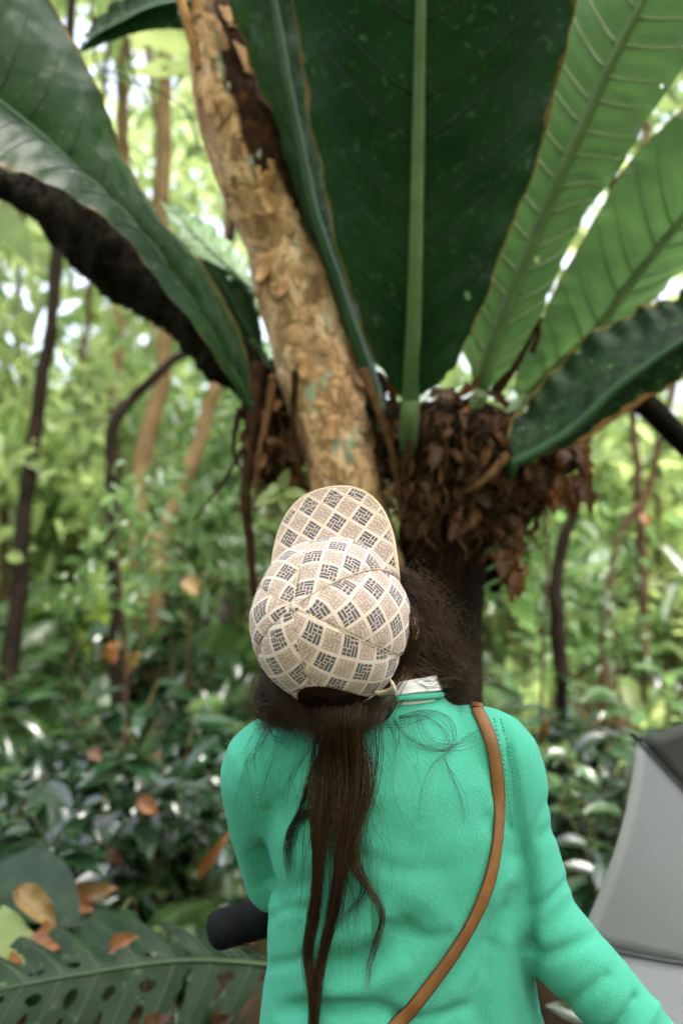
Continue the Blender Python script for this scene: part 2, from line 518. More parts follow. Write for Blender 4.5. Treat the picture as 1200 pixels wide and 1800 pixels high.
def umbrella_mat(name, c):
    m, nt, b = new_mat(name)
    n = noise_tex(nt, 5, 5)
    col = ramp(nt, [(0.3, tuple(x * 0.94 for x in c)), (0.7, c)], n)
    nt.links.new(col, b.inputs['Base Color'])
    b.inputs['Roughness'].default_value = 0.5
    b.inputs['Metallic'].default_value = 0.15
    bump(nt, b, noise_tex(nt, 700, 2), 0.1, 0.001)
    tr = nt.nodes.new('ShaderNodeBsdfTranslucent'); nt.links.new(col, tr.inputs[0])
    mx = nt.nodes.new('ShaderNodeMixShader'); mx.inputs[0].default_value = 0.12
    nt.links.new(b.outputs[0], mx.inputs[1]); nt.links.new(tr.outputs[0], mx.inputs[2])
    nt.links.new(mx.outputs[0], nt.nodes['Material Output'].inputs[0])
    return m
M['umb_light'] = umbrella_mat('silver_umbrella_cloth', (0.148, 0.156, 0.170))
M['umb_shaded'] = umbrella_mat('shaded_umbrella_cloth', (0.06, 0.06, 0.064))  # same silver cloth, shade of the down-facing panel put into its colour

def cap_mat():
    """cream weave printed with dark and outlined pinwheels of little bars in a diamond grid"""
    m, nt, b = new_mat('printed_cap_weave')
    L = nt.links
    def math_(op, a, c=None):
        n = nt.nodes.new('ShaderNodeMath'); n.operation = op
        for i, v in enumerate((a, c)):
            if v is None: continue
            if isinstance(v, (int, float)): n.inputs[i].default_value = v
            else: L.new(v, n.inputs[i])
        return n.outputs[0]
    uv = nt.nodes.new('ShaderNodeUVMap'); uv.uv_map = 'UVMap'
    sp = nt.nodes.new('ShaderNodeSeparateXYZ'); L.new(uv.outputs[0], sp.inputs[0])
    u, v = sp.outputs[0], sp.outputs[1]
    iu, iv = math_('FLOOR', u), math_('FLOOR', v)
    fu, fv = math_('SUBTRACT', u, iu), math_('SUBTRACT', v, iv)
    par = math_('FLOORED_MODULO', math_('ADD', iu, iv), 2.0)
    mg = 0.075
    x = math_('MULTIPLY', math_('SUBTRACT', fu, mg), 5 / (1 - 2 * mg))
    y = math_('MULTIPLY', math_('SUBTRACT', fv, mg), 5 / (1 - 2 * mg))
    rects = [(2, 2, 3, 3)]
    g = 0.0
    for (x0, y0, x1, y1) in ((0, 0, 2, 3), (3, 2, 5, 5)):      # 2 x 2 upright bars
        for i in range(2):
            for j in range(2):
                hy = (y1 - y0) / 2
                rects.append((x0 + i, y0 + j * hy, x0 + i + 1, y0 + (j + 1) * hy))
    for (x0, y0, x1, y1) in ((2, 0, 5, 2), (0, 3, 3, 5)):      # two long bars
        for j in range(2):
            rects.append((x0, y0 + j, x1, y0 + j + 1))
    d = None
    for (x0, y0, x1, y1) in rects:
        cx, cy, hx, hy = (x0 + x1) / 2, (y0 + y1) / 2, (x1 - x0) / 2 - 0.13, (y1 - y0) / 2 - 0.13
        dx = math_('SUBTRACT', math_('ABSOLUTE', math_('SUBTRACT', x, cx)), hx)
        dy = math_('SUBTRACT', math_('ABSOLUTE', math_('SUBTRACT', y, cy)), hy)
        e = math_('MAXIMUM', dx, dy)
        d = e if d is None else math_('MINIMUM', d, e)
    n0 = noise_tex(nt, 260, 3, 0.7, coord='UV', mapscale=(.06, .06, .06))
    d = math_('ADD', d, math_('MULTIPLY', math_('SUBTRACT', n0, 0.5), 0.25))
    filled = math_('LESS_THAN', d, 0.0)
    line = math_('LESS_THAN', math_('ABSOLUTE', math_('ADD', d, 0.03)), 0.075)
    weave = noise_tex(nt, 330, 3, 0.8)
    base = ramp(nt, [(0.3, (0.50, 0.362, 0.325)), (0.7, (0.66, 0.507, 0.462))], weave)
    # pale grid lines between the diamonds
    ed = math_('MINIMUM', math_('MINIMUM', fu, math_('SUBTRACT', 1.0, fu)), math_('MINIMUM', fv, math_('SUBTRACT', 1.0, fv)))
    gl = math_('LESS_THAN', ed, mg)
    base = mixc(nt, math_('MULTIPLY', gl, 0.65), base, (0.71, 0.59, 0.55))
    fd = math_('MULTIPLY', filled, par)
    fl = math_('MULTIPLY', line, math_('SUBTRACT', 1.0, par))
    col = mixc(nt, math_('MULTIPLY', fl, 0.9), base, (0.15, 0.09, 0.07))
    dark = ramp(nt, [(0.3, (0.055, 0.057, 0.075)), (0.75, (0.12, 0.12, 0.145))], weave)
    col = mixc(nt, fd, col, dark)
    L.new(col, b.inputs['Base Color'])
    b.inputs['Roughness'].default_value = 0.9
    b.inputs['Specular IOR Level'].default_value = 0.2
    b.inputs['Sheen Weight'].default_value = 0.25
    bump(nt, b, noise_tex(nt, 520, 2, 0.7), 0.5, 0.0015)
    return m
M['cap'] = cap_mat()
M['cap_thread'] = plain('cream_thread', (0.70, 0.58, 0.47), (0.60, 0.47, 0.37), 0.9, 200, 0.4, 500)
M['cap_inside'] = plain('cap_lining', (0.10, 0.085, 0.07), (0.07, 0.06, 0.05), 0.95, 100, 0.2)

# ------------------------------------------------------------------ ground
def ground_z(x, y):
    """gentle forest floor: flat under the person, rising a little to the left and far away"""
    r = math.hypot(x - 0.1, y - 1.0)
    k = min(1.0, max(0.0, (r - 1.2) / 4))
    return k * (0.18 * nz((x, y, 0), 0.35) + 0.012 * max(0, y - 3)) + 0.03 * k * nz((x, y, 3), 1.7)
gx = np.concatenate([-np.geomspace(80, 14, 10), np.linspace(-13, 13, 79), np.geomspace(14, 80, 10)])
gy = gx + 3
GX, GY = np.meshgrid(gx, gy)
GZ = np.array([[ground_z(x, y) for x in gx] for y in gy])
o = link('ground', mesh_np('ground', np.stack([GX, GY, GZ], -1).reshape(-1, 3), grid_faces(len(gy), len(gx)), M['ground']))
tag(o, 'dark brown forest floor covered in leaf litter', None, None, 'structure')

# ------------------------------------------------------------------ the peeling tree
def trunk_mesh(ctrl, n, seg, amp, lump=3.0, plates=False):
    """ctrl: (point, radius) rows"""
    pts = catmull([c[0] for c in ctrl], n)
    rad = catmull([[c[1]] for c in ctrl], n)[:, 0]
    V, F = tube(pts, rad, seg)
    ax = np.repeat(pts, seg, 0)
    ax = np.concatenate([ax, pts[:1], pts[-1:]])
    nrm = unit(V - ax)
    d = np.array([nz(p, lump) * amp + nz(p * np.array([1, 1, .5]), 14, (3, 1, 0)) * amp * .45 + abs(nz(p * np.array([1, 1, .45]), 34, (0, 7, 0))) * amp * .4 for p in V])
    plate = np.zeros(len(V))
    if plates:
        for i, p in enumerate(V):
            q = Vector((p[0] * 19, p[1] * 19, p[2] * 9.5))
            q = q + Vector((noise.noise(q * .9), noise.noise(q * .9 + Vector((9, 0, 0))), noise.noise(q * .9 + Vector((0, 9, 0))))) * .9 + Vector((noise.noise(q * 3.1), noise.noise(q * 3.1 + Vector((9, 0, 0))), noise.noise(q * 3.1 + Vector((0, 9, 0))))) * .3
            dd, pp = noise.voronoi(q)
            rnd = (math.sin(pp[0][0] * 12.9 + pp[0][1] * 78.2 + pp[0][2] * 37.7) * 43758.5) % 1.0
            edge = dd[1] - dd[0]
            plate[i] = rnd
            d[i] += rnd * .0042 * min(1, edge * 14) - .0015 * max(0, 1 - edge * 12)
            if edge < .07: plate[i] = -.3
    d[-2:] = 0
    V = V + nrm * d[:, None]
    trunk_mesh.plate = plate
    return V, F, pts, rad

tree_base = np.array([0.17, 2.25, 0.0])
tree = thing('peeling_tree', tree_base, 'old tree with pale peeling bark and broken top that carries the giant leafy plant', 'tree')

TY = 2.15
pale_ctrl = [(P(700, 1240, TY + .08), .12), (P(672, 1130, TY + .06), .118), (P(640, 1000, TY + .03), .11), (P(612, 870, TY), .098), (P(597, 780, TY), .1),
             (P(572, 680, TY), .106), (P(540, 565, TY), .104), (P(513, 470, TY - .01), .107), (P(486, 400, TY - .03), .094),
             (P(452, 315, TY - .05), .098), (P(418, 215, TY - .07), .097), (P(396, 120, TY - .09), .09), (P(386, 55, TY - .1), .08), (P(384, 22, TY - .1), .064)]
V, F, pale_pts, pale_rad = trunk_mesh(pale_ctrl, 400, 120, .011, plates=True)
# broken, rotted top right flank: a hollow with a shape of its own
pxs = 600 + 1400 * V[:, 0] / V[:, 1]
pys = 900 - 1400 * (V[:, 2] - 1.6) / V[:, 1]
axx = np.interp(pys, [20, 55, 120, 215, 315, 400, 470, 700], [384, 386, 396, 418, 452, 486, 513, 575])
u = (pxs - axx)
facing = np.concatenate([np.repeat(pale_pts, 120, 0), pale_pts[:1], pale_pts[-1:]])[:, 1] - V[:, 1]
rotw = np.clip((u + 10 + 16 * nzv(V, 9, (2, 2, 2)) + 10 * nzv(V, 25)) / 9, 0, 1) * np.clip((360 + 30 * nzv(V, 11) - pys) / 60, 0, 1)
rotw = np.maximum(rotw, np.clip((u - 36) / 9, 0, 1) * np.clip((470 - pys) / 80, 0, 1))
rotw = np.maximum(rotw, np.clip((42 - pys) / 14, 0, 1) * .8)
hollow = np.clip((u + 4) / 20, 0, 1) * np.exp(-((pys - 130) / 85) ** 2) * np.clip(facing * 30, 0, 1)
V[:, 1] += hollow * .03
V[:, 2] += np.where(pys < 45, .03 * nzv(V, 22), 0)
me = mesh_np('trunk', V - tree_base, F, M['bark'])
a = me.attributes.new('rot', 'FLOAT', 'POINT')
a.data.foreach_set('value', rotw.astype(np.float32))
a = me.attributes.new('plate', 'FLOAT', 'POINT')
a.data.foreach_set('value', trunk_mesh.plate.astype(np.float32))
link('trunk', me, tree)
trunk_tree = bvh(V, F)

dark_ctrl = [((.2, 2.32, -.1), .2), ((.2, 2.3, .25), .15), (P(770, 1400, 2.28), .125), (P(768, 1230, 2.27), .118), (P(768, 1100, 2.27), .12), (P(770, 980, 2.26), .124), (P(775, 880, 2.25), .125), (P(770, 800, 2.25), .11), (P(760, 740, 2.25), .06)]
V, F, _, _ = trunk_mesh(dark_ctrl, 110, 40, .02)
link('lower_trunk', mesh_np('lower_trunk', V - tree_base, F, M['trunk_dark']), tree)
dark_tree = bvh(V, F)

def branch(name, pxl, Y, r, mat, amp=.012, n=60, seg=20, parent=tree, tips=()):
    c = [(P(x, y, yy), rr) for (x, y), yy, rr in zip(pxl, Y, r)]
    V, F, _, _ = trunk_mesh(c, n, seg, amp)
    return link(name, mesh_np(name, V - world_loc(parent), F, mat), parent)
moss_on = branch('mossy_branch', [(610, 800), (530, 730), (460, 680), (400, 632), (330, 570), (262, 500), (182, 425), (95, 362), (0, 318), (-150, 262), (-330, 180)],
       [2.25, 2.3, 2.34, 2.36, 2.38, 2.4, 2.42, 2.44, 2.46, 2.5, 2.55], [.06, .06, .065, .07, .084, .098, .094, .076, .056, .048, .042], M['dark_bark'], .05, 150, 36)
mbm = MB()                                              # moss and rootlets clothing it
rm = random.Random(9)
mv = np.array([v.co[:] for v in moss_on.data.vertices]) + tree_base
mn = np.array([v.normal[:] for v in moss_on.data.vertices])
for _ in range(2600):
    i = rm.randrange(len(mv))
    p, n = mv[i], mn[i]
    L = rm.uniform(.015, .075)
    d = unit(n * rm.uniform(.4, 1) + np.array([rm.uniform(-.6, .6), rm.uniform(-.6, .6), rm.uniform(-1.1, .3)]))
    mbm.add(*tube(np.array([p - n * .003, p + n * L * .4 + d * L * .2, p + n * L * .4 + d * L]), [.005, .004, .0012], 3, False))
tag(mbm.build('moss', M['moss'], tree), kind='stuff')
branch('tan_branch', [(800, 860), (880, 830), (960, 785), (1040, 735), (1112, 692), (1200, 640), (1330, 540)], [2.3, 2.32, 2.36, 2.4, 2.44, 2.5, 2.6], [.055, .05, .047, .042, .038, .034, .03], M['tan_bark'], .006)
branch('dark_branch', [(1105, 690), (1130, 706), (1170, 745), (1215, 790), (1290, 850), (1400, 960)], [2.44, 2.46, 2.48, 2.5, 2.55, 2.7], [.034, .036, .036, .036, .034, .03], M['dark_bark'], .006)
branch('thin_stem', [(352, 120), (338, 70), (325, 25), (310, -30), (290, -120), (280, -230)], [2.0, 2.0, 2.0, 2.0, 2.0, 2.0], [.012, .014, .013, .012, .01, .008], M['tan_bark'], .003, 30, 10)

# loose bark plates on the pale trunk, each a part
def flake_mesh(seed, thick, mat, name):
    r = random.Random(seed)
    n = 16
    ang = [i / n * 2 * math.pi for i in range(n)]
    rr = [0.5 * (0.45 + 0.65 * r.random()) for _ in ang]
    ring = np.array([[math.cos(t) * q * 0.72, math.sin(t) * q, 0] for t, q in zip(ang, rr)])
    curl = lambda p: -1.1 * p[:, 0] ** 2 + 0.55 * np.maximum(0, p[:, 1] - .1) ** 1.5 * (1 if seed % 2 else .4)
    inner = ring * .55
    top = np.concatenate([ring, inner, [[0, 0, 0]]])
    top[:, 2] = curl(top) * .5 + thick + np.array([.02 * r.random() for _ in top])
    bot = ring.copy(); bot[:, 2] = curl(bot) * .5 - .05
    V = np.concatenate([top, bot])
    k = np.arange(n); k2 = (k + 1) % n
    F = [np.stack([k, k2, n + k2, n + k], -1), np.stack([n + k, n + k2, np.full(n, 2 * n)], -1), np.stack([2 * n + 1 + k2, k2, k, 2 * n + 1 + k], -1)[:, ::-1]]
    F[2] = np.stack([2 * n + 1 + k, 2 * n + 1 + k2, k2, k], -1)
    return mesh_np(name, V, F, mat, True)
flakes = [flake_mesh(s, .035 + .02 * (s % 3), M['flake'], 'bark_flake') for s in range(7)]
flakes_g = [flake_mesh(s + 20, .02, M['flake_grey'], 'lichen_patch') for s in range(3)]
rf = random.Random(3)
made = 0
for k in range(420):
    if made >= 130: break
    i = rf.randrange(50, 394)
    py = 900 - 1400 * (pale_pts[i, 2] - 1.6) / pale_pts[i, 1]
    px = 600 + 1400 * pale_pts[i, 0] / pale_pts[i, 1]
    hw = pale_rad[i] / pale_pts[i, 1] * 1400
    off = rf.uniform(-.92, .92)
    if py < 330 and off > 0 and rf.random() < .75: continue
    h = hit(trunk_tree, px + off * hw, py)
    if h is None or py > 880: continue
    p, n = h
    s = rf.choice([.02, .026, .034, .045, .06])
    up = np.array([-.25 + .5 * rf.uniform(-1, 1), 0, 1])
    mtx = frame_from(n, up).to_4x4()
    mtx = Matrix.Translation(Vector(p + n * .001 - tree_base)) @ mtx @ Matrix.Diagonal((s, s * rf.uniform(1.0, 1.9), s * .4, 1))
    me = rf.choice(flakes)
    link('bark_flake', me, tree, mtx)
    made += 1
for k in range(22):
    i = rf.randrange(60, 390)
    py = 900 - 1400 * (pale_pts[i, 2] - 1.6) / pale_pts[i, 1]
    px = 600 + 1400 * pale_pts[i, 0] / pale_pts[i, 1]
    hw = pale_rad[i] / pale_pts[i, 1] * 1400
    h = hit(trunk_tree, px + rf.uniform(-.9, .9) * hw, py)
    if h is None or py > 850: continue
    p, n = h
    L = rf.uniform(.03, .075)
    ck = np.linspace(-1, 1, 5)
    sk = np.linspace(0, 1, 8)
    lift = (.15 + .85 * sk ** 2) * rf.uniform(.2, .6) * L
    wdt = L * rf.uniform(.18, .4) * (1 - .55 * sk ** 3)
    X = wdt[:, None] * ck[None] * (1 + .15 * np.sin(sk * 23 + k))[:, None]
    V = np.stack([X, np.repeat((-sk * L)[:, None], 5, 1), lift[:, None] - .35 * np.abs(X)], -1).reshape(-1, 3)
    up = (rf.uniform(-.5, .1), 0, 1 if rf.random() < .7 else -1)
    pm = mesh_np('bark_peel', V, grid_faces(8, 5), M['flake'])
    o = link('bark_peel', pm, tree, Matrix.Translation(Vector(p - n * .001 - tree_base)) @ frame_from(n, up).to_4x4())
    sm = o.modifiers.new('t', 'SOLIDIFY'); sm.thickness = .002
for px, py, s in ((566, 672, .05), (578, 655, .03), (612, 812, .055), (600, 835, .035), (440, 282, .03), (455, 268, .024), (478, 405, .028), (470, 425, .03), (402, 150, .02), (524, 590, .03), (548, 720, .024)):
    h = hit(trunk_tree, px, py)
    if h is None: continue
    p, n = h
    mtx = Matrix.Translation(Vector(p - tree_base)) @ frame_from(n, (.2, 0, 1)).to_4x4() @ Matrix.Diagonal((s, s * 1.25, s * .35, 1))
    link('lichen_patch', rf.choice(flakes_g), tree, mtx)

# ------------------------------------------------------------------ the giant epiphyte in the fork
anth_base = P(740, 800, 2.12)
anth = thing('birds_nest_plant', anth_base, 'giant plant with huge dark strap leaves growing from a brown root mass', 'plant')

# root mass: humus core, clinging roots, hanging dead leaves
core = MB()
for px, py, Y, rx, ry, rz in ((800, 775, 2.14, .17, .14, .12), (720, 790, 2.12, .1, .1, .12), (880, 800, 2.16, .14, .13, .1), (955, 800, 2.2, .09, .09, .07), (800, 870, 2.16, .13, .12, .12),
                              (880, 890, 2.2, .09, .1, .11), (470, 720, 2.2, .07, .08, .11), (490, 790, 2.2, .08, .08, .13), (460, 700, 2.22, .06, .06, .06), (870, 980, 2.26, .055, .06, .1), (940, 870, 2.22, .05, .06, .05), (655, 720, 2.15, .05, .06, .1)):
    core.add(*ellipsoid(P(px, py, Y), (rx, ry, rz)))
V, Nn, F = remesh(core, .011, 4)
V = V + Nn * np.array([nz(p, 16) * .028 + nz(p, 42) * .014 for p in V])[:, None]
link('root_core', mesh_np('root_core', V - anth_base, F, M['core']), anth)
core_tree = bvh(V, F)

rr = random.Random(11)
mb, mbp = MB(), MB()
cnt = 0
while cnt < 330:
    if rr.random() < .72:
        px, py = rr.uniform(640, 985), rr.uniform(690, 930)
    else:
        px, py = rr.uniform(428, 545), rr.uniform(650, 860)
    h = hit(core_tree, px, py)
    if h is None: continue
    p, n = h
    L = rr.uniform(.04, .16)
    d = unit(np.array([rr.uniform(-.6, .6), rr.uniform(-.4, .2), -1 if rr.random() < .75 else rr.uniform(-.5, .5)]))
    q = [p + n * .002, p + n * rr.uniform(.006, .022) + d * L * .35 + np.array([rr.uniform(-.02, .02), 0, 0]), p + n * rr.uniform(.004, .028) + d * L * .7, p + n * .004 + d * L + np.array([rr.uniform(-.02, .02), 0, 0])]
    r0 = rr.choice([.001, .0014, .002, .003])
    (mbp if rr.random() < .3 else mb).add(*tube(catmull(q, 9), np.linspace(r0, r0 * .4, 9), 5))
    cnt += 1
for k in range(230):                                   # long fibres hanging from the underside
    px = rr.uniform(660, 1000) if rr.random() < .75 else rr.uniform(430, 540)
    h = hit(core_tree, px, rr.uniform(780, 930))
    if h is None: continue
    p, n = h
    L = rr.uniform(.05, .2)
    q = [p, p + n * .012 + np.array([rr.uniform(-.02, .02), 0, -L * .3]), p + n * .016 + np.array([rr.uniform(-.04, .04), rr.uniform(-.02, .02), -L * .65]), p + n * .012 + np.array([rr.uniform(-.06, .06), rr.uniform(-.02, .03), -L])]
    mb.add(*tube(catmull(q, 8), np.linspace(.0016, .0005, 8), 4))
tag(mb.build('fine_roots', M['root'], anth), kind='stuff')
tag(mbp.build('pale_fine_roots', M['root_pale'], anth), kind='stuff')
def root(pxl, Ys, r, mat):
    q = [P(x, y, Y) for (x, y), Y in zip(pxl, Ys)]
    V, F = tube(catmull(q, 26), np.linspace(r, r * .5, 26), 8)
    V = V + .003 * np.array([[nz(p, 40), nz(p, 40, (5, 0, 0)), nz(p, 40, (0, 5, 0))] for p in V])
    link('root', mesh_np('root', V - anth_base, F, mat), anth)
root([(890, 800), (858, 838), (825, 862), (800, 870)], [1.99, 1.98, 2.0, 2.06], .011, M['root_pale'])
root([(770, 745), (785, 800), (778, 850), (800, 905)], [1.99, 1.99, 2.0, 2.05], .008, M['root'])
root([(745, 850), (760, 900), (770, 940)], [2.0, 2.04, 2.1], .007, M['root_pale'])
root([(455, 640), (445, 720), (437, 800), (432, 880), (440, 960), (447, 1050)], [2.15, 2.12, 2.12, 2.12, 2.14, 2.16], .021, M['root'])
root([(480, 660), (470, 730), (455, 800), (450, 870)], [2.1, 2.09, 2.1, 2.12], .012, M['root_pale'])
root([(520, 650), (515, 740), (528, 830), (530, 880)], [2.06, 2.07, 2.08, 2.1], .01, M['root'])
root([(450, 770), (420, 800), (390, 850), (340, 915)], [2.12, 2.1, 2.1, 2.12], .006, M['root'])
root([(420, 720), (410, 790), (425, 830)], [2.12, 2.1, 2.12], .008, M['root'])
root([(690, 700), (720, 780), (705, 840)], [2.02, 1.99, 2.02], .009, M['root'])
root([(640, 650), (665, 720), (690, 800), (700, 870)], [2.02, 2.0, 2.02, 2.04], .012, M['root_pale'])
root([(905, 880), (915, 930), (905, 990)], [2.12, 2.14, 2.16], .008, M['root_pale'])
root([(870, 690), (905, 640), (930, 590), (950, 556)], [2.1, 2.08, 2.07, 2.06], .016, M['root'])
root([(935, 620), (945, 590), (948, 565)], [2.06, 2.06, 2.06], .01, M['root'])

def blade(L, W, nl=8, curl=.0, fold=.25, droop=0.0, wav=0.0, tip=1.3, seed=0, base=.0):
    """leaf lying in +Y from the origin, normal +Z; (nl+1) x 5 grid"""
    s = np.linspace(0, 1, nl + 1)
    wd = W * (np.sin(np.pi * s ** .75) ** .8 + base * (1 - s) ) * np.clip((1 - s) * 8, 0, 1) ** (.5 * tip)
    wd[-1] = 0
    c = np.array([-1, -.5, 0, .5, 1])
    X = wd[:, None] * .5 * c[None]
    Z = np.abs(X) * fold + 0 * X
    if wav:
        rs = np.random.default_rng(seed)
        Z = Z + wav * W * np.sin(s[:, None] * 17 + c[None] * 2 + rs.random() * 6) * np.abs(c[None]) 
    ang = droop * s + curl * s ** 2
    y = np.concatenate([[0], np.cumsum(np.cos((ang[1:] + ang[:-1]) / 2))]) / nl * L
    z = -np.concatenate([[0], np.cumsum(np.sin((ang[1:] + ang[:-1]) / 2))]) / nl * L
    Yv = y[:, None] + np.sin(ang)[:, None] * Z
    Zv = z[:, None] + np.cos(ang)[:, None] * Z
    V = np.stack([X, Yv, Zv], -1).reshape(-1, 3)
    return V, grid_faces(nl + 1, 5)

dead_protos = []
for s in range(6):
    V, F = blade(.1, .035 + .01 * (s % 3), 7, rr.uniform(-1.8, 2.2), rr.uniform(.3, 1.0), rr.uniform(-.3, .8), .25, seed=s)
    dead_protos.append(V)
def dead_leaf_mesh(s, mat):
    return mesh_np('dead_leaf', dead_protos[s % 6], F, mat)
dl = [dead_leaf_mesh(s, M['dead']) for s in range(6)]
dlo = [dead_leaf_mesh(s, M['dead_orange']) for s in range(6)]
def hang_dead(px, py, size, mats, Y=None, dirv=None, prnt=anth):
    h = hit(core_tree, px, py)
    if h is None and Y is None: return
    p, n = h if h is not None else (P(px, py, Y), np.array([0, -1, .3]))
    if Y is not None: p = P(px, py, Y)
    d = unit(dirv if dirv is not None else np.array([rr.uniform(-.7, .7), rr.uniform(-.5, .2), -1]))
    z = unit(n + np.array([rr.uniform(-.6, .6), rr.uniform(-.4, .4), rr.uniform(-.3, .6)]))
    x = unit(np.cross(d, z)); z = np.cross(x, d)
    m3 = Matrix(np.array([x, d, z]).T.tolist()).to_4x4()
    link('dead_leaf', rr.choice(mats), prnt, Matrix.Translation(Vector(p + n * .008 - world_loc(prnt))) @ m3 @ Matrix.Scale(size, 4))
for k in range(200):
    if rr.random() < .75: px, py = rr.uniform(650, 1000), rr.uniform(685, 920)
    else: px, py = rr.uniform(425, 545), rr.uniform(640, 860)
    hang_dead(px, py, rr.uniform(.35, .85), dl if rr.random() < .8 else dlo)
for px, py, sz in [(1005, 770, 1.2), (985, 780, 1.1), (1012, 785, .8), (960, 850, .9), (945, 850, 1.0), (760, 905, .7), (775, 910, .6), (860, 880, .8)] + [(rr.uniform(860, 912), rr.uniform(880, 1010), rr.uniform(.5, .9)) for _ in range(26)] + [(rr.uniform(930, 1020), rr.uniform(740, 850), rr.uniform(.6, 1.1)) for _ in range(26)]:
    hang_dead(px, py, sz, dlo if rr.random() < .25 else dl, Y=2.1 + rr.uniform(-.03, .03))

# pale narrow fern fingers low on the right of the root mass
for px, py, sx in ((848, 915, 1), (850, 975, 1), (852, 1005, 1), (848, 1035, 1), (850, 1060, 1), (868, 890, 1)):
    V, F2 = blade(.085, .02, 7, .9, .3, -.5, 0)
    d = unit([.95 * sx, -.1, .45]); z = unit([-.3, -.5, .8]); x = unit(np.cross(d, z)); z = np.cross(x, d)
    m3 = Matrix(np.array([x, d, z]).T.tolist()).to_4x4()
    link('small_frond', mesh_np('small_frond', V, F2, M['anth_pale'] if py > 950 else M['bg_mid']), anth, Matrix.Translation(Vector(P(px, py, 2.08) - anth_base)) @ m3)

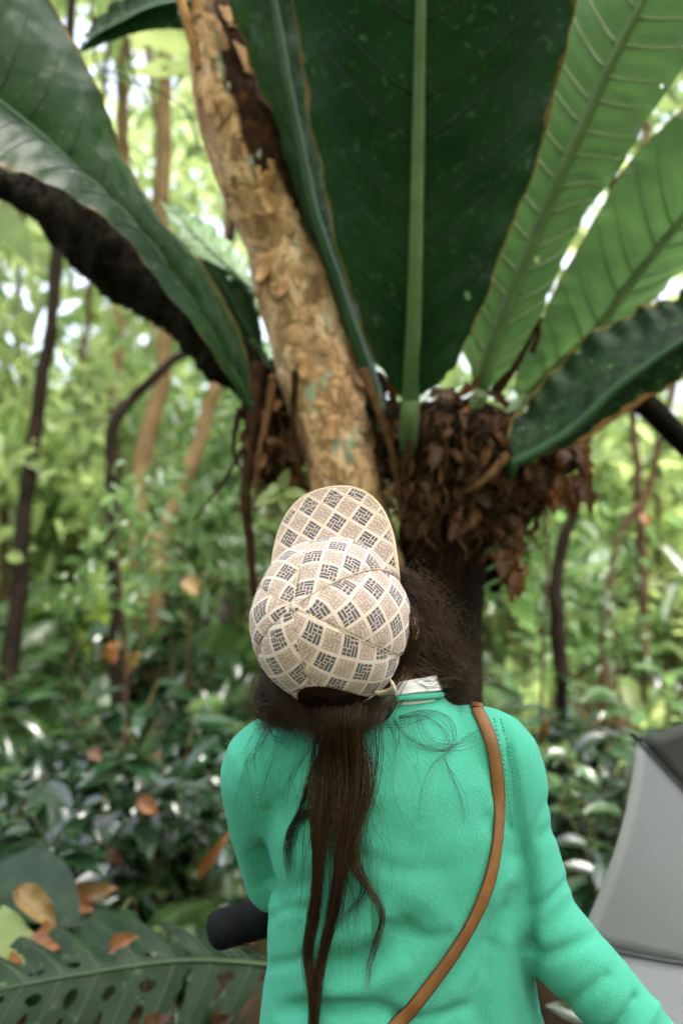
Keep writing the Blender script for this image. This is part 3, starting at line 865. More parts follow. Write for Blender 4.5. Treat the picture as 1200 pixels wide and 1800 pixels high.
def big_leaf(name, st, Ys, mat, mid_mat, vein_mat, label=None, rib=.012, nv=11, bow=.02, quilt=.004, slant=.16, n=260, m=31, ruffle=.006, vr=.0022, seed=0, veins=True, margin=None, rib_side=-1, petiole=None, vside=(0, 1), pv=False, holes=5):
    """st: rows (Lx,Ly,Mx,My,Rx,Ry) from base to tip; Ys: (YL,YM,YR) per row"""
    st = np.asarray(st, float); Ys = np.asarray(Ys, float)
    C = np.array([[P(r[0], r[1], y[0]), P(r[2], r[3], y[1]), P(r[4], r[5], y[2])] for r, y in zip(st, Ys)])
    D = catmull(C.reshape(len(C), 9), n).reshape(n, 3, 3)
    s = np.linspace(0, 1, n)
    u = np.linspace(0, 1, m)
    rows = []
    nh = [None, None]
    for side, e in ((0, 0), (1, 2)):
        A, B = D[:, 1], D[:, e]
        g = A[:, None] * (1 - u)[None, :, None] + B[:, None] * u[None, :, None]
        T = unit(np.gradient(A, axis=0))
        nrm = unit(np.cross(T, B - A)) * (1 if e == 0 else -1)
        nrm = np.where((nrm * (D[:, 1] - np.array(CAM))).sum(-1, keepdims=True) > 0, nrm, nrm)
        W = np.linalg.norm(B - A, axis=-1)
        ph = s[:, None] * nv - slant * nv * u[None] 
        q = np.abs(np.sin(np.pi * ph)) * quilt * np.sin(np.pi * np.clip(u * 1.1, 0, 1))[None]
        rf_ = ruffle * np.sin(s * 41 + seed + side * 2)[:, None] * u[None] ** 2 + ruffle * .8 * np.sin(s * 93 + seed * 2)[:, None] * u[None] ** 3
        off = (bow * np.sin(np.pi * u)[None] + q + rf_) * np.minimum(1, W / .12)[:, None]
        off = off + .0022 * np.array([[nz(p, 19, (seed, 0, 0)) + .6 * nz(p, 47, (0, seed, 0)) for p in r] for r in g])
        # real leaves have fine irregular edges: nibbled by insects
        nib = (np.array([nz((t_ * 60, seed, side), 1) for t_ in s]) * .5 + np.array([max(0, nz((t_ * 23, seed, side + 7), 1) - .25) for t_ in s]) * 2.2) * .007
        g = g - (unit(B - A) * np.clip(nib + .001, -.004, .02)[:, None])[:, None] * (u ** 6)[None, :, None]
        g = g + nrm[:, None] * off[:, :, None]
        rows.append((g, nrm))
    grid = np.concatenate([rows[0][0][:, :0:-1], rows[1][0]], 1)
    fcs = grid_faces(n, grid.shape[1])
    ua = np.concatenate([u[:0:-1], u])
    uvs = np.stack([s[:, None] * nv - slant * nv * ua[None], np.repeat(ua[None], n, 0)], -1).reshape(-1, 2)
    hr_ = np.random.default_rng(seed + 40)
    cen = grid.reshape(-1, 3)[fcs].mean(1)
    keep = np.ones(len(fcs), bool)
    for _ in range(holes):
        c0 = cen[hr_.integers(len(cen))]
        keep &= np.linalg.norm((cen - c0) * [1, .6, 1], axis=1) > hr_.uniform(.003, .009)
    lf = link(name, mesh_np(name, grid.reshape(-1, 3) - anth_base, fcs[keep], mat, True, uvs), anth)
    if label: lf['label'] = label
    # midrib: a tapering rounded rib standing proud on the visible side
    nm = unit(rows[0][1] + rows[1][1])
    tocam = unit(np.array(CAM) - D[:, 1])
    sg = np.sign((nm * tocam).sum(-1, keepdims=True)); sg[sg == 0] = 1
    nm = nm * sg
    rads = rib * (1 - .78 * s)
    ctr = D[:, 1] + nm * (rads * .35)[:, None]
    if petiole is not None:
        pp = catmull(np.array([P(x, y, Y) for x, y, Y in petiole] + [ctr[0]]), 14)[:-1]
        ctr = np.concatenate([pp, ctr]); rads = np.concatenate([np.full(len(pp), rib * 1.05), rads])
    link('midrib', mesh_np('midrib', tube(ctr, rads, 10)[0] - anth_base - world_loc(lf) + anth_base, tube(ctr, rads, 10)[1], mid_mat), lf)
    if veins:
        for side in vside:
            g, nrm = rows[side]
            tc = unit(np.array(CAM) - g)
            for k in range(1, nv * 1):
                s0 = (k + .15 * math.sin(k * 3.1 + side + seed)) / nv * .97
                if s0 > .95: continue
                uu = np.linspace(0.03, .93, 12)
                ss = np.clip(s0 + slant * uu ** 1.25, 0, 1)
                i = ss * (n - 1); i0 = np.clip(i.astype(int), 0, n - 2); fi = i - i0
                j = uu * (m - 1); j0 = np.clip(j.astype(int), 0, m - 2); fj = j - j0
                pt = (g[i0, j0] * ((1 - fi) * (1 - fj))[:, None] + g[i0 + 1, j0] * (fi * (1 - fj))[:, None] + g[i0, j0 + 1] * ((1 - fi) * fj)[:, None] + g[i0 + 1, j0 + 1] * (fi * fj)[:, None])
                nn = nrm[i0]
                nn = nn * np.sign((nn * unit(np.array(CAM) - pt)).sum(-1, keepdims=True))
                keep = ss < .985
                if keep.sum() < 4: continue
                V, F = tube((pt + nn * vr * .3)[keep], np.linspace(vr, vr * .3, 12)[keep], 5)
                link('side_vein', mesh_np('side_vein', V - anth_base, F, vein_mat), lf)
    if margin:
        for side in margin:
            g = rows[side][0][:, -1]
            V, F = tube(g[2:-2:2], .0022, 5)
            link('leaf_margin', mesh_np('leaf_margin', V - anth_base, F, M['margin']), lf)
    return lf

def lerpY(n, base, tip, dl, dr, pw=1.0):
    t = np.linspace(0, 1, n) ** pw
    y = base + (tip - base) * t
    k = np.sin(np.pi * np.clip(t * 1.0, 0, 1)) ** .6
    return np.stack([y + dl * k, y, y + dr * k], -1)

# 1 the centre leaf
st = [(706, 698, 722, 702, 738, 696), (672, 655, 724, 645, 785, 660), (636, 575, 728, 560, 830, 580), (603, 470, 731, 440, 872, 470), (566, 320, 734, 290, 932, 315), (536, 150, 737, 140, 978, 160),
      (515, 0, 740, -10, 1014, -10), (508, -150, 744, -160, 1040, -150), (540, -330, 748, -330, 1005, -330), (640, -480, 752, -480, 890, -480), (745, -570, 755, -575, 765, -570)]
big_leaf('leaf', st, lerpY(11, 1.98, 1.5, .13, .06), M['anth_dark'], M['midrib'], M['vein_shade'], 'widest dark green leaf standing upright in the centre', rib=.022, nv=14, bow=.03, quilt=.011,
         petiole=[(716, 800, 2.06), (718, 760, 2.0), (720, 725, 1.97)], seed=1, margin=(0, 1), slant=.17)
# 2 narrow leaf seen edge-on left of it
st = [(645, 662, 655, 672, 665, 665), (600, 560, 625, 590, 650, 580), (562, 450, 585, 470, 622, 460), (530, 375, 552, 370, 602, 360), (500, 270, 527, 250, 592, 240), (470, 180, 505, 140, 582, 130), (430, 80, 485, 20, 577, 10),
      (390, -40, 465, -80, 570, -90), (370, -160, 445, -200, 560, -210), (425, -330, 430, -335, 440, -330)]
big_leaf('leaf', st, lerpY(10, 2.1, 1.8, .1, .12), M['anth_mid'], M['midrib_dark'], M['vein_shade'], 'narrow leaf seen nearly edge on beside the trunk', rib=.017, nv=12, bow=.015, seed=2, margin=(0,), petiole=[(675, 760, 2.1), (662, 700, 2.1)])
# 3 the right leaf with pale veins
st = [(832, 668, 846, 690, 868, 675), (812, 610, 862, 625, 905, 635), (800, 500, 900, 520, 948, 560), (820, 385, 940, 420, 985, 470), (860, 265, 985, 310, 1030, 375), (905, 160, 1030, 210, 1085, 305), (945, 50, 1075, 110, 1135, 215), (1000, -70, 1130, 0, 1205, 110), (1070, -210, 1190, -130, 1260, -20), (1160, -330, 1250, -260, 1300, -170), (1320, -380, 1325, -385, 1330, -375)]
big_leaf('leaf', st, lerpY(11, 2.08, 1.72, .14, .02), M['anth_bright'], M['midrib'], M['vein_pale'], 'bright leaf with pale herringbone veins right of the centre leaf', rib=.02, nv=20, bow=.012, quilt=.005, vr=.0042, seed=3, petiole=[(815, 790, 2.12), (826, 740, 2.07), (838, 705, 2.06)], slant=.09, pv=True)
# 4 backlit leaf behind it
st = [(905, 692, 925, 698, 950, 692), (912, 640, 980, 642, 1030, 645), (945, 572, 1045, 582, 1095, 585), (985, 490, 1100, 505, 1150, 525), (1042, 390, 1160, 430, 1230, 455), (1100, 290, 1225, 352, 1310, 385), (1190, 200, 1300, 260, 1400, 300), (1300, 110, 1400, 160, 1480, 200), (1495, 75, 1500, 80, 1505, 85)]
big_leaf('leaf', st, lerpY(9, 2.3, 2.0, .02, .16), M['anth_bright'], M['midrib'], M['vein_shade'], 'pale backlit leaf furthest right behind the others', rib=.019, nv=14, bow=.02, quilt=.006, seed=4, petiole=[(880, 760, 2.24), (905, 715, 2.28)], margin=(0,))
# 5 mossy arching leaf at lower right
st = [(893, 778, 905, 812, 925, 818), (903, 735, 950, 790, 965, 798), (955, 675, 1010, 750, 1024, 770), (1010, 612, 1075, 688, 1095, 716), (1085, 562, 1140, 640, 1155, 688), (1150, 535, 1200, 600, 1215, 652), (1210, 508, 1270, 560, 1290, 620), (1300, 470, 1380, 510, 1395, 580), (1420, 450, 1480, 480, 1495, 520), (1555, 465, 1560, 470, 1565, 475)]
big_leaf('leaf', st, lerpY(10, 2.0, 1.75, .12, .05), M['anth_moss'], M['midrib_dark'], M['vein_shade'], 'mossy dark leaf arching low to the right', rib=.014, nv=13, bow=-.012, quilt=.004, seed=5, petiole=[(890, 850, 2.08), (897, 828, 2.02)], margin=(0, 1), ruffle=.01)
# 6 the big left leaf
st = [(425, 705, 430, 703, 438, 698), (407, 672, 412, 668, 437, 640), (365, 608, 368, 600, 412, 570), (305, 528, 309, 515, 376, 498), (247, 452, 251, 435, 334, 440), (187, 385, 196, 370, 274, 372), (105, 335, 130, 296, 222, 285), (35, 300, 58, 228, 190, 200), (-35, 290, -10, 172, 152, 112), (-115, 250, -90, 92, 92, 10), (-180, 150, -170, 10, 30, -80), (-230, 30, -240, -90, -80, -150), (-300, -195, -300, -200, -295, -205)]
big_leaf('leaf', st, np.stack([np.linspace(2.1, 1.6, 13) - .17 * np.sin(np.linspace(0, math.pi, 13)), np.linspace(2.1, 1.6, 13), np.linspace(2.1, 1.72, 13) + .05 * np.sin(np.linspace(0, math.pi, 13))], -1),
         M['anth_left'], M['midrib_dark'], M['vein_shade'], 'long folded leaf sweeping to the upper left', rib=.013, nv=13, bow=.03, quilt=.005, seed=6, petiole=[(462, 735, 2.16), (446, 718, 2.12)], margin=(1,), ruffle=.003, slant=.12)
# 7 leaf across the top left corner
st = [(345, -70, 350, 0, 345, 52), (270, -55, 272, 10, 266, 53), (210, -5, 206, 40, 205, 69), (160, 40, 161, 65, 160, 86), (137, 88, 138, 90, 139, 92)]
big_leaf('leaf', st, lerpY(5, 2.45, 2.4, .06, .04), M['anth_dark'], M['midrib_dark'], M['vein_shade'], 'dark leaf crossing the top left corner', rib=.008, nv=8, seed=7, n=50)
# 8 short green leaf between left leaf and trunk
st = [(452, 618, 458, 614, 463, 606), (420, 585, 430, 572, 456, 550), (372, 515, 396, 507, 440, 508), (345, 465, 366, 467, 398, 476), (333, 446, 335, 447, 337, 449)]
big_leaf('leaf', st, lerpY(5, 2.2, 2.1, -.03, .05), M['anth_mid'], M['midrib_dark'], M['vein_shade'], 'short green leaf tucked against the pale trunk', rib=.007, nv=7, seed=8, n=50, petiole=[(500, 700, 2.2), (475, 650, 2.2)])
# 9 glossy leaf catching the sky
st = [(438, 508, 445, 512, 448, 502), (392, 490, 405, 474, 424, 456), (340, 450, 352, 424, 380, 402), (303, 398, 316, 384, 334, 372), (281, 350, 283, 352, 285, 353)]
big_leaf('leaf', st, [(2.3, 2.3, 2.3), (2.2, 2.3, 2.42), (2.15, 2.28, 2.45), (2.2, 2.28, 2.38), (2.27, 2.27, 2.27)], M['anth_pale'], M['midrib'], M['vein_pale'], 'glossy leaf lying flat and reflecting the white sky', rib=.006, nv=7, seed=9, n=50, bow=-.015, petiole=[(520, 640, 2.28), (480, 560, 2.28)])
# brown sheaths at the foot of the leaves
for px, py, s, dv in ((750, 700, 1.1, (.9, -.3, .15)), (890, 722, .8, (-.5, -.4, .4)), (690, 705, .8, (-.3, -.3, .6)), (800, 705, 1.0, (.7, -.4, .1))):
    hang_dead(px, py, s, dl + dlo[:2], Y=2.03, dirv=np.array(dv))

# little seedling in front of the roots
sd_base = P(500, 880, 2.02)
seed = thing('climbing_seedling', sd_base, 'small seedling with fresh green leaves growing out of the root mass behind the cap', 'plant')
V, F = tube(catmull([P(520, 905, 2.06), P(505, 880, 2.02), P(492, 862, 2.0), P(494, 838, 1.99)], 12), .0025, 6)
link('stem', mesh_np('stem', V - sd_base, F, M['stem']), seed)
for px, py, tx, ty in ((495, 864, 446, 886), (494, 862, 505, 825), (497, 866, 540, 868), (497, 868, 500, 900), (492, 850, 470, 868), (500, 870, 525, 890)):
    a_, b_ = P(px, py, 2.0), P(tx, ty, 1.96)
    L = np.linalg.norm(b_ - a_); d = unit(b_ - a_); z = unit(np.array([.1, -.8, .55])); x = unit(np.cross(d, z)); z = np.cross(x, d)
    V, F = blade(L, L * .5, 6, .5, .2, 0)
    V = V @ np.array([x, d, z]) + a_
    link('leaf', mesh_np('leaf', V - sd_base, F, M['bg_bright']), seed)

# ------------------------------------------------------------------ the person
per_base = np.array([.07, 1.06, 0.0])
HC = np.array([-.012, 1.0, 1.4614])
HR = np.array([[0.9294582, -0.0548071, -0.36483371], [-0.33000077, 0.31862368, -0.88858226], [0.16494527, 0.94629548, 0.27806101]])
def H(p):
    return HC + np.asarray(p, float) @ HR.T

# body: one continuous surface
mb = MB()
mb.add(*ellipsoid(H((0, -.002, .0)), (.082, .098, .092), 24, 16, HR))
mb.add(*ellipsoid(H((0, .045, -.055)), (.062, .058, .075), 20, 12, HR))          # face and jaw
mb.add(*ellipsoid(H((0, .098, -.045)), (.012, .018, .024), 12, 8, HR))           # nose
mb.add(*ellipsoid(H((0, .088, -.088)), (.024, .012, .009), 12, 8, HR))           # mouth
mb.add(*ellipsoid(H((0, .08, -.118)), (.024, .02, .016), 12, 8, HR))             # chin
for sx in (-1, 1):
    mb.add(*ellipsoid(H((sx * .03, .085, -.02)), (.017, .012, .007), 12, 8, HR))  # brows
    mb.add(*ellipsoid(H((sx * .092, -.012, -.03)), (.01, .02, .032), 12, 10, HR)) # ears
mb.add(*tube([H((0, -.02, -.05)), (.05, 1.06, 1.385), (.066, 1.065, 1.33), (.066, 1.065, 1.26)], [.056, .052, .056, .07], 20))
torso = [(.70, .08, 1.07, .16, .10), (.92, .08, 1.07, .165, .098), (1.07, .074, 1.06, .145, .09), (1.2, .066, 1.055, .145, .088), (1.28, .062, 1.055, .13, .078), (1.32, .062, 1.06, .09, .06)]
mb.add(*loft(torso))
SL, EL, WL = np.array([-.098, 1.05, 1.268]), np.array([-.085, 1.17, 1.06]), np.array([.03, 1.29, 1.015])
SR_, ER, WR = np.array([.206, 1.05, 1.276]), np.array([.266, 1.03, 1.06]), np.array([.392, .99, .93])
def arm(S, E_, W, r):
    return tube(catmull([S, S * .5 + E_ * .5, E_, E_ * .5 + W * .5, W], 18), catmull([[r[0]], [r[1]], [r[2]], [r[3]], [r[4]]], 18)[:, 0], 18)
mb.add(*arm(SL, EL, WL, (.028, .024, .022, .024, .024)))
mb.add(*arm(SR_ * [.97, 1, 1], ER + [-.006, 0, 0], WR, (.024, .022, .018, .022, .024)))
for sx in (-1, 1):                                                            # legs
    x = .08 + sx * .085
    mb.add(*tube(catmull([(x, 1.07, .82), (x, 1.06, .47), (x, 1.09, .09)], 14), np.linspace(.08, .04, 14), 18))
    mb.add(*ellipsoid((x, 1.13, .05), (.036, .1, .036)))
V, Nn, F = remesh(mb, .008, 3)
person = link('person', mesh_np('person', V - per_base, F, M['skin']))
person.location = Vector(per_base)
tag(person, 'person in green sweater and patterned cap seen from behind, looking up', 'person')

# hands: palm, four fingers of different length and a thumb, one surface each
def hand(Wp, d, palm_n, curl, flip):
    d = unit(d); nrm = unit(np.asarray(palm_n) - d * np.dot(palm_n, d)); sd_ = np.cross(d, nrm) * flip
    m = MB()
    m.add(*tube([Wp - d * .03, Wp + d * .01, Wp + d * .05, Wp + d * .085], [.021, .024, .028, .024], 14))
    m.add(*ellipsoid(Wp + d * .05, (.036, .016, .045), 16, 10, np.array([sd_, nrm, d]).T))
    for k, (off, L) in enumerate(((-.027, .068), (-.009, .077), (.009, .072), (.026, .056))):
        p = Wp + d * .08 + sd_ * off; a = .25; q = [p - d * .02, p]
        for seg_ in (.45, .32, .23):
            a += curl
            q.append(q[-1] + (d * math.cos(a) + nrm * math.sin(a)) * L * seg_)
        m.add(*tube(q, [.0095, .0095, .0088, .008, .0065], 10))
    q = [Wp + d * .025 - sd_ * .018, Wp + d * .05 - sd_ * .042 + nrm * .014, Wp + d * .072 - sd_ * .046 + nrm * .034, Wp + d * .085 - sd_ * .034 + nrm * .05]
    m.add(*tube(q, [.014, .0115, .0105, .0075], 10))
    V, Nn, F = remesh(m, .0035, 3)
    link('hand', mesh_np('hand', V - per_base, F, M['skin']), person)
hand(WR + unit(WR - ER) * .02, WR - ER + np.array([.0, -.02, .03]), np.array([0, .3, -1]), .75, 1)
hand(WL + unit(WL - EL) * .02, WL - EL, np.array([.0, -.2, -1]), .8, -1)
for sx in (-1, 1):
    V, F = ellipsoid(H((sx * .031, .083, -.036)), (.011, .011, .011))
    link('eye', mesh_np('eye', V - per_base, F, M['eye']), person)

# sweater: one knitted surface with folds pressed into it
mb = MB()
mb.add(*loft([(.74, .082, 1.075, .192, .125), (.80, .081, 1.073, .194, .122), (.92, .081, 1.07, .191, .117), (1.0, .078, 1.064, .178, .112), (1.07, .079, 1.06, .178, .107), (1.14, .078, 1.057, .182, .106), (1.2, .073, 1.055, .18, .105),
              (1.26, .063, 1.055, .165, .098), (1.295, .062, 1.057, .145, .085), (1.325, .062, 1.06, .112, .07), (1.347, .066, 1.063, .076, .06), (1.356, .068, 1.066, .066, .056)], 48))
def sleeve(pts, rad):
    return tube(catmull(pts, 30), catmull([[r] for r in rad], 30)[:, 0], 24)
mb.add(*sleeve([(-.03, 1.055, 1.285), SL, (-.100, 1.085, 1.19), (-.09, 1.14, 1.09), EL + [0, .0, -.0], EL * .5 + WL * .5, WL], (.05, .058, .056, .053, .05, .045, .036)))
mb.add(*sleeve([(.15, 1.055, 1.30), SR_, (.222, 1.045, 1.18), (.246, 1.038, 1.10), ER + [-.002, 0, 0], ER * .5 + WR * .5, WR], (.046, .056, .055, .053, .051, .046, .037)))
V, Nn, F = remesh(mb, .0055, 10)
spx = 600 + 1400 * V[:, 0] / V[:, 1]
spy = 900 - 1400 * (V[:, 2] - 1.6) / V[:, 1]
back = np.clip(-Nn[:, 1] * 3 + .6, 0, 1)
disp = np.zeros(len(V))
def seg_dist(px, py, path):
    best = np.full(len(px), 1e9); tt = np.zeros(len(px))
    path = catmull(path, 24)
    for i in range(len(path) - 1):
        a, b = path[i], path[i + 1]
        ab = b - a
        t = np.clip(((px - a[0]) * ab[0] + (py - a[1]) * ab[1]) / (ab @ ab + 1e-9), 0, 1)
        d = np.hypot(px - a[0] - t * ab[0], py - a[1] - t * ab[1])
        k = d < best
        best = np.where(k, d, best); tt = np.where(k, (i + t) / (len(path) - 1), tt)
    return best, tt
folds = [  # path, depth in m (negative = pressed in), width in photograph pixels
    ([(920, 1500), (905, 1440), (893, 1370), (890, 1310)], -.006, 12), ([(925, 1490), (930, 1560), (928, 1640), (935, 1700)], -.016, 16),
    ([(925, 1500), (955, 1470), (985, 1450)], -.004, 14), ([(915, 1520), (880, 1470), (850, 1430)], -.004, 16), ([(915, 1560), (885, 1610), (860, 1680)], -.005, 20), ([(900, 1540), (880, 1560), (862, 1600)], .004, 18),
    ([(452, 1500), (462, 1470), (468, 1420)], -.006, 11), ([(448, 1497), (455, 1530), (468, 1570)], -.022, 15), ([(470, 1590), (520, 1560), (560, 1550)], -.004, 18),
    ([(480, 1480), (540, 1500), (600, 1540)], .003, 26), ([(560, 1700), (640, 1690), (700, 1650), (730, 1620)], -.010, 26), ([(560, 1650), (640, 1640), (690, 1600)], .004, 26), ([(540, 1745), (640, 1735), (720, 1690)], .007, 26),
    ([(500, 1775), (580, 1772), (660, 1775), (720, 1800)], -.012, 15), ([(480, 1815), (600, 1815), (700, 1830)], .006, 22), ([(850, 1830), (840, 1740), (870, 1650)], -.006, 22), ([(790, 1760), (850, 1690), (895, 1640)], .004, 20),
    ([(940, 1690), (1000, 1670), (1060, 1640)], -.006, 15), ([(985, 1775), (1040, 1740), (1075, 1710)], -.006, 13), 
    ([(1050, 1830), (1100, 1790), (1125, 1745)], -.010, 10), ([(1100, 1830), (1140, 1790), (1150, 1760)], .006, 12), ([(950, 1640), (990, 1600), (1030, 1570)], -.003, 18), ([(880, 1262), (898, 1330), (908, 1400), (916, 1470)], -.0045, 6), ([(432, 1330), (440, 1400), (452, 1470)], -.0045, 6), ([(905, 1470), (880, 1420), (868, 1370)], -.005, 9), ([(925, 1480), (950, 1440), (965, 1400)], -.004, 9), ([(900, 1590), (870, 1650), (850, 1720)], -.006, 10), ([(470, 1620), (500, 1600), (560, 1600)], -.004, 10), ([(930, 1610), (975, 1575), (1015, 1530)], -.005, 9), ([(690, 1800), (760, 1790), (830, 1770)], -.006, 11), ([(470, 1700), (520, 1690), (545, 1670)], -.005, 11), ([(620, 1500), (700, 1530), (790, 1530)], -.0025, 14), ([(660, 1620), (740, 1650), (800, 1640)], -.004, 13),
    ([(700, 1560), (760, 1600), (800, 1660)], .004, 30), ([(640, 1430), (700, 1480), (760, 1500)], -.003, 34), ([(480, 1400), (520, 1440), (540, 1500)], -.003, 26), ([(925, 1660), (930, 1720), (955, 1790)], -.006, 14)]
for path, dep, wd in folds:
    d, t = seg_dist(spx, spy, path)
    disp += dep * np.exp(-(d / wd) ** 2) * np.clip(np.minimum(t, 1 - t) * 5 + .35, 0, 1)
disp = disp * back + .0013 * np.array([nz(p * np.array([1, 1, 1.1]), 11) for p in V]) + .0005 * np.array([nz(p, 45) for p in V])
V = V + Nn * disp[:, None]
sw = link('sweater', mesh_np('sweater', V - per_base, F, M['sweater']), person)
sw_tree = bvh(V, F)
def tube_part(name, pts, rad, mat, parent, n=40, seg=10):
    V, F = tube(catmull(pts, n), rad, seg)
    return link(name, mesh_np(name, V - world_loc(parent), F, mat), parent)
# neckband, ribbed
ang = np.linspace(0, 2 * math.pi, 65)
ring = np.stack([.066 + .067 * np.cos(ang), 1.064 + .0585 * np.sin(ang), 1.354 - .012 * np.sin(ang) * 1.0 + .004 * np.cos(ang)], -1)
V, F = tube(ring - [0, 0, .002], .0042, 10, False)
link('neckband', mesh_np('neckband', V - per_base, F, M['sweater']), sw)
# the little full-fashioned stitch marks beside the armholes
mb = MB()
for path, k in (([(868, 1265), (884, 1330), (893, 1400), (900, 1455)], 26), ([(446, 1325), (452, 1390), (462, 1455)], 20), ([(880, 1265), (897, 1330), (906, 1400)], 22)):
    q = catmull(path, k)
    for i in range(k - 1):
        h = hit(sw_tree, *q[i], .0006)
        if h is None: continue
        mb.add(*ellipsoid(h[0], (.0016, .0011, .0014), 6, 4))
mb.build('stitch_mark', M['sweater'], sw)
# cuffs
for W, E_ in ((WL, EL), (WR, ER)):
    d = unit(W - E_)
    V, F = tube([W - d * .03, W - d * .012, W + d * .012], [.0385, .039, .0365], 22)
    link('cuff', mesh_np('cuff', V - per_base, F, M['sweater']), sw)

# white collar of the shirt underneath
def collar():
    a = np.linspace(0, 2 * math.pi, 73)
    rows = []
    for k, (rx, ry, dz) in enumerate(((.060, .052, -.012), (.058, .05, .010), (.0565, .0495, .022), (.059, .052, .0235), (.063, .0555, .015), (.065, .0575, .006))):
        z = 1.352 + dz - .010 * np.sin(a) + .006 * np.cos(a) + .0015 * np.sin(a * 3 + k)
        rows.append(np.stack([.07 + (rx + .002 * np.sin(a * 7)) * np.cos(a), 1.064 + ry * np.sin(a), z], -1))
    V = np.concatenate(rows)
    return V, grid_faces(len(rows), 73)
V, F = collar()
link('shirt_collar', mesh_np('shirt_collar', V - per_base, F, M['collar']), person)

# trousers and shoes (below the frame)
mb = MB()
mb.add(*loft([(.70, .08, 1.07, .176, .115), (.8, .08, 1.07, .18, .112), (.95, .078, 1.07, .165, .105)]))
for sx in (-1, 1):
    x = .08 + sx * .088
    mb.add(*tube(catmull([(x, 1.07, .80), (x, 1.06, .47), (x, 1.09, .10)], 16), np.linspace(.092, .058, 16), 20))
V, Nn, F = remesh(mb, .011, 4)
link('trousers', mesh_np('trousers', V - per_base, F, M['trousers']), person)
for sx in (-1, 1):
    x = .08 + sx * .088
    V, F = loft([(0.0, x, 1.13, .042, .125), (.025, x, 1.13, .045, .13), (.06, x, 1.115, .042, .11), (.1, x, 1.09, .04, .05), (.12, x, 1.09, .038, .045)], 20)
    link('shoe', mesh_np('shoe', V - per_base, F, M['shoe']), person)

# ---- cap
ca, cb, cc = .097, .104, .1137
cap_org = HC
def capP(ph, th, grow=0.0):
    prof = np.sin(th) ** (.86 + .42 * np.clip(np.sin(ph), 0, 1))
    pnch = 1 - .012 * np.cos(6 * (ph - math.pi / 2)) ** 2 * 0
    return np.stack([(ca + grow) * np.cos(ph) * prof * pnch, (cb + grow) * np.sin(ph) * prof * pnch, (cc + grow) * np.cos(th) ** 1.0], -1)
TE = R(91)
nph, nth = 288, 76
th = np.linspace(.004, TE, nth)
VV, FF, UU = [], [], []
KUV = 1 / .0250
for k in range(6):                                    # six panels
    phs = R(120) + k * R(60) + np.linspace(-R(30), R(30), 49)
    pc = phs.mean()
    T_, PH = np.meshgrid(th, phs, indexing='ij')
    G = capP(PH, T_)
    # panels puff a little between the seams, soft dents
    lo = np.abs(PH - pc) / R(30)
    puff = (.0030 * (1 - lo ** 4) - .0012 * np.exp(-((1 - lo) / .06) ** 2) + .0011 * np.sin(T_ * 34 + k) * np.exp(-((1 - lo) / .16) ** 2)) * np.sin(np.clip(T_, 0, 1.4))
    den = np.array([[nz(p, 17, (0, 0, 4)) for p in r] for r in G]) * .0050 + np.array([[nz(p, 60) for p in r] for r in G]) * .0006
    G = G * (1 + (puff + den)[..., None] / .1)
    arc = np.concatenate([[0], np.cumsum(np.linalg.norm(np.diff(capP(np.full(nth, pc), th), axis=0), axis=1))])
    rad = np.linalg.norm(G[..., :2], axis=-1)
    uu = rad * (PH - pc); vv = arc[:, None] + 0 * PH
    ra = R(31 + (5, -8, 12, -3, 8, -9)[k])
    U = (uu * math.cos(ra) - vv * math.sin(ra)) * KUV + k * 3.37 + 40
    W_ = (uu * math.sin(ra) + vv * math.cos(ra)) * KUV + k * 1.71 + 40
    f = grid_faces(nth, 49)
    # arch-shaped opening at the back centre
    cph, cth = PH.ravel()[f].mean(1), T_.ravel()[f].mean(1)
    dph = (cph - R(270) + math.pi) % (2 * math.pi) - math.pi
    inside = np.abs(dph * .1 / .045) ** 2.4 + np.abs((R(91) - cth) * .108 / .076).clip(0) ** 2.0 < 1
    f = f[~inside]
    VV.append(G.reshape(-1, 3)); FF.append(f + k * nth * 49); UU.append(np.stack([U, W_], -1).reshape(-1, 2))
Vc = np.concatenate(VV) @ HR.T
capo = link('cap', mesh_np('cap', Vc, np.concatenate(FF)[:, ::-1], M['cap'], True, np.concatenate(UU)))
capo.location = Vector(HC)
sm = capo.modifiers.new('thickness', 'SOLIDIFY'); sm.thickness = .0016; sm.offset = -1
capo.parent = person
capo.location = Vector(HC - per_base)
capo['label'] = 'cream cap printed with dark and outlined diamond pinwheels'
def capchild(name, V, F, mat, uv=None):
    return link(name, mesh_np(name, np.asarray(V) @ HR.T, F, mat, True, uv), capo)
for k in range(6):
    ph = R(90) + k * R(60)
    hi = R(50) if k == 3 else R(90)
    tt = np.linspace(.05, hi, 40)
    q = capP(np.full(40, ph), tt, .0006)
    capchild('seam', *tube(q, .0007, 6), M['cap_thread'])
    for dsh in (-.035, .035):
        q2 = capP(ph + dsh / np.clip(np.sin(tt), .3, 1) * .9, tt, .0018)
        capchild('stitch_line', *tube(q2[9:], .00032, 4), M['cap_thread'])
V, F = ellipsoid((0, 0, cc + .0008), (.006, .006, .0026), 16, 8)
capchild('button', V, F, M['cap'], np.stack([V[:, 0] * KUV, V[:, 1] * KUV], -1))
# binding round the opening
t = np.linspace(0, math.pi, 40)
q = capP(R(270) + np.sign(np.cos(t)) * np.abs(np.cos(t)) ** (2 / 2.4) * .045 / .1, R(91) - np.sin(t) * .076 / .108, .0)
capchild('opening_binding', *tube(q, .0022, 8), M['cap_thread'])
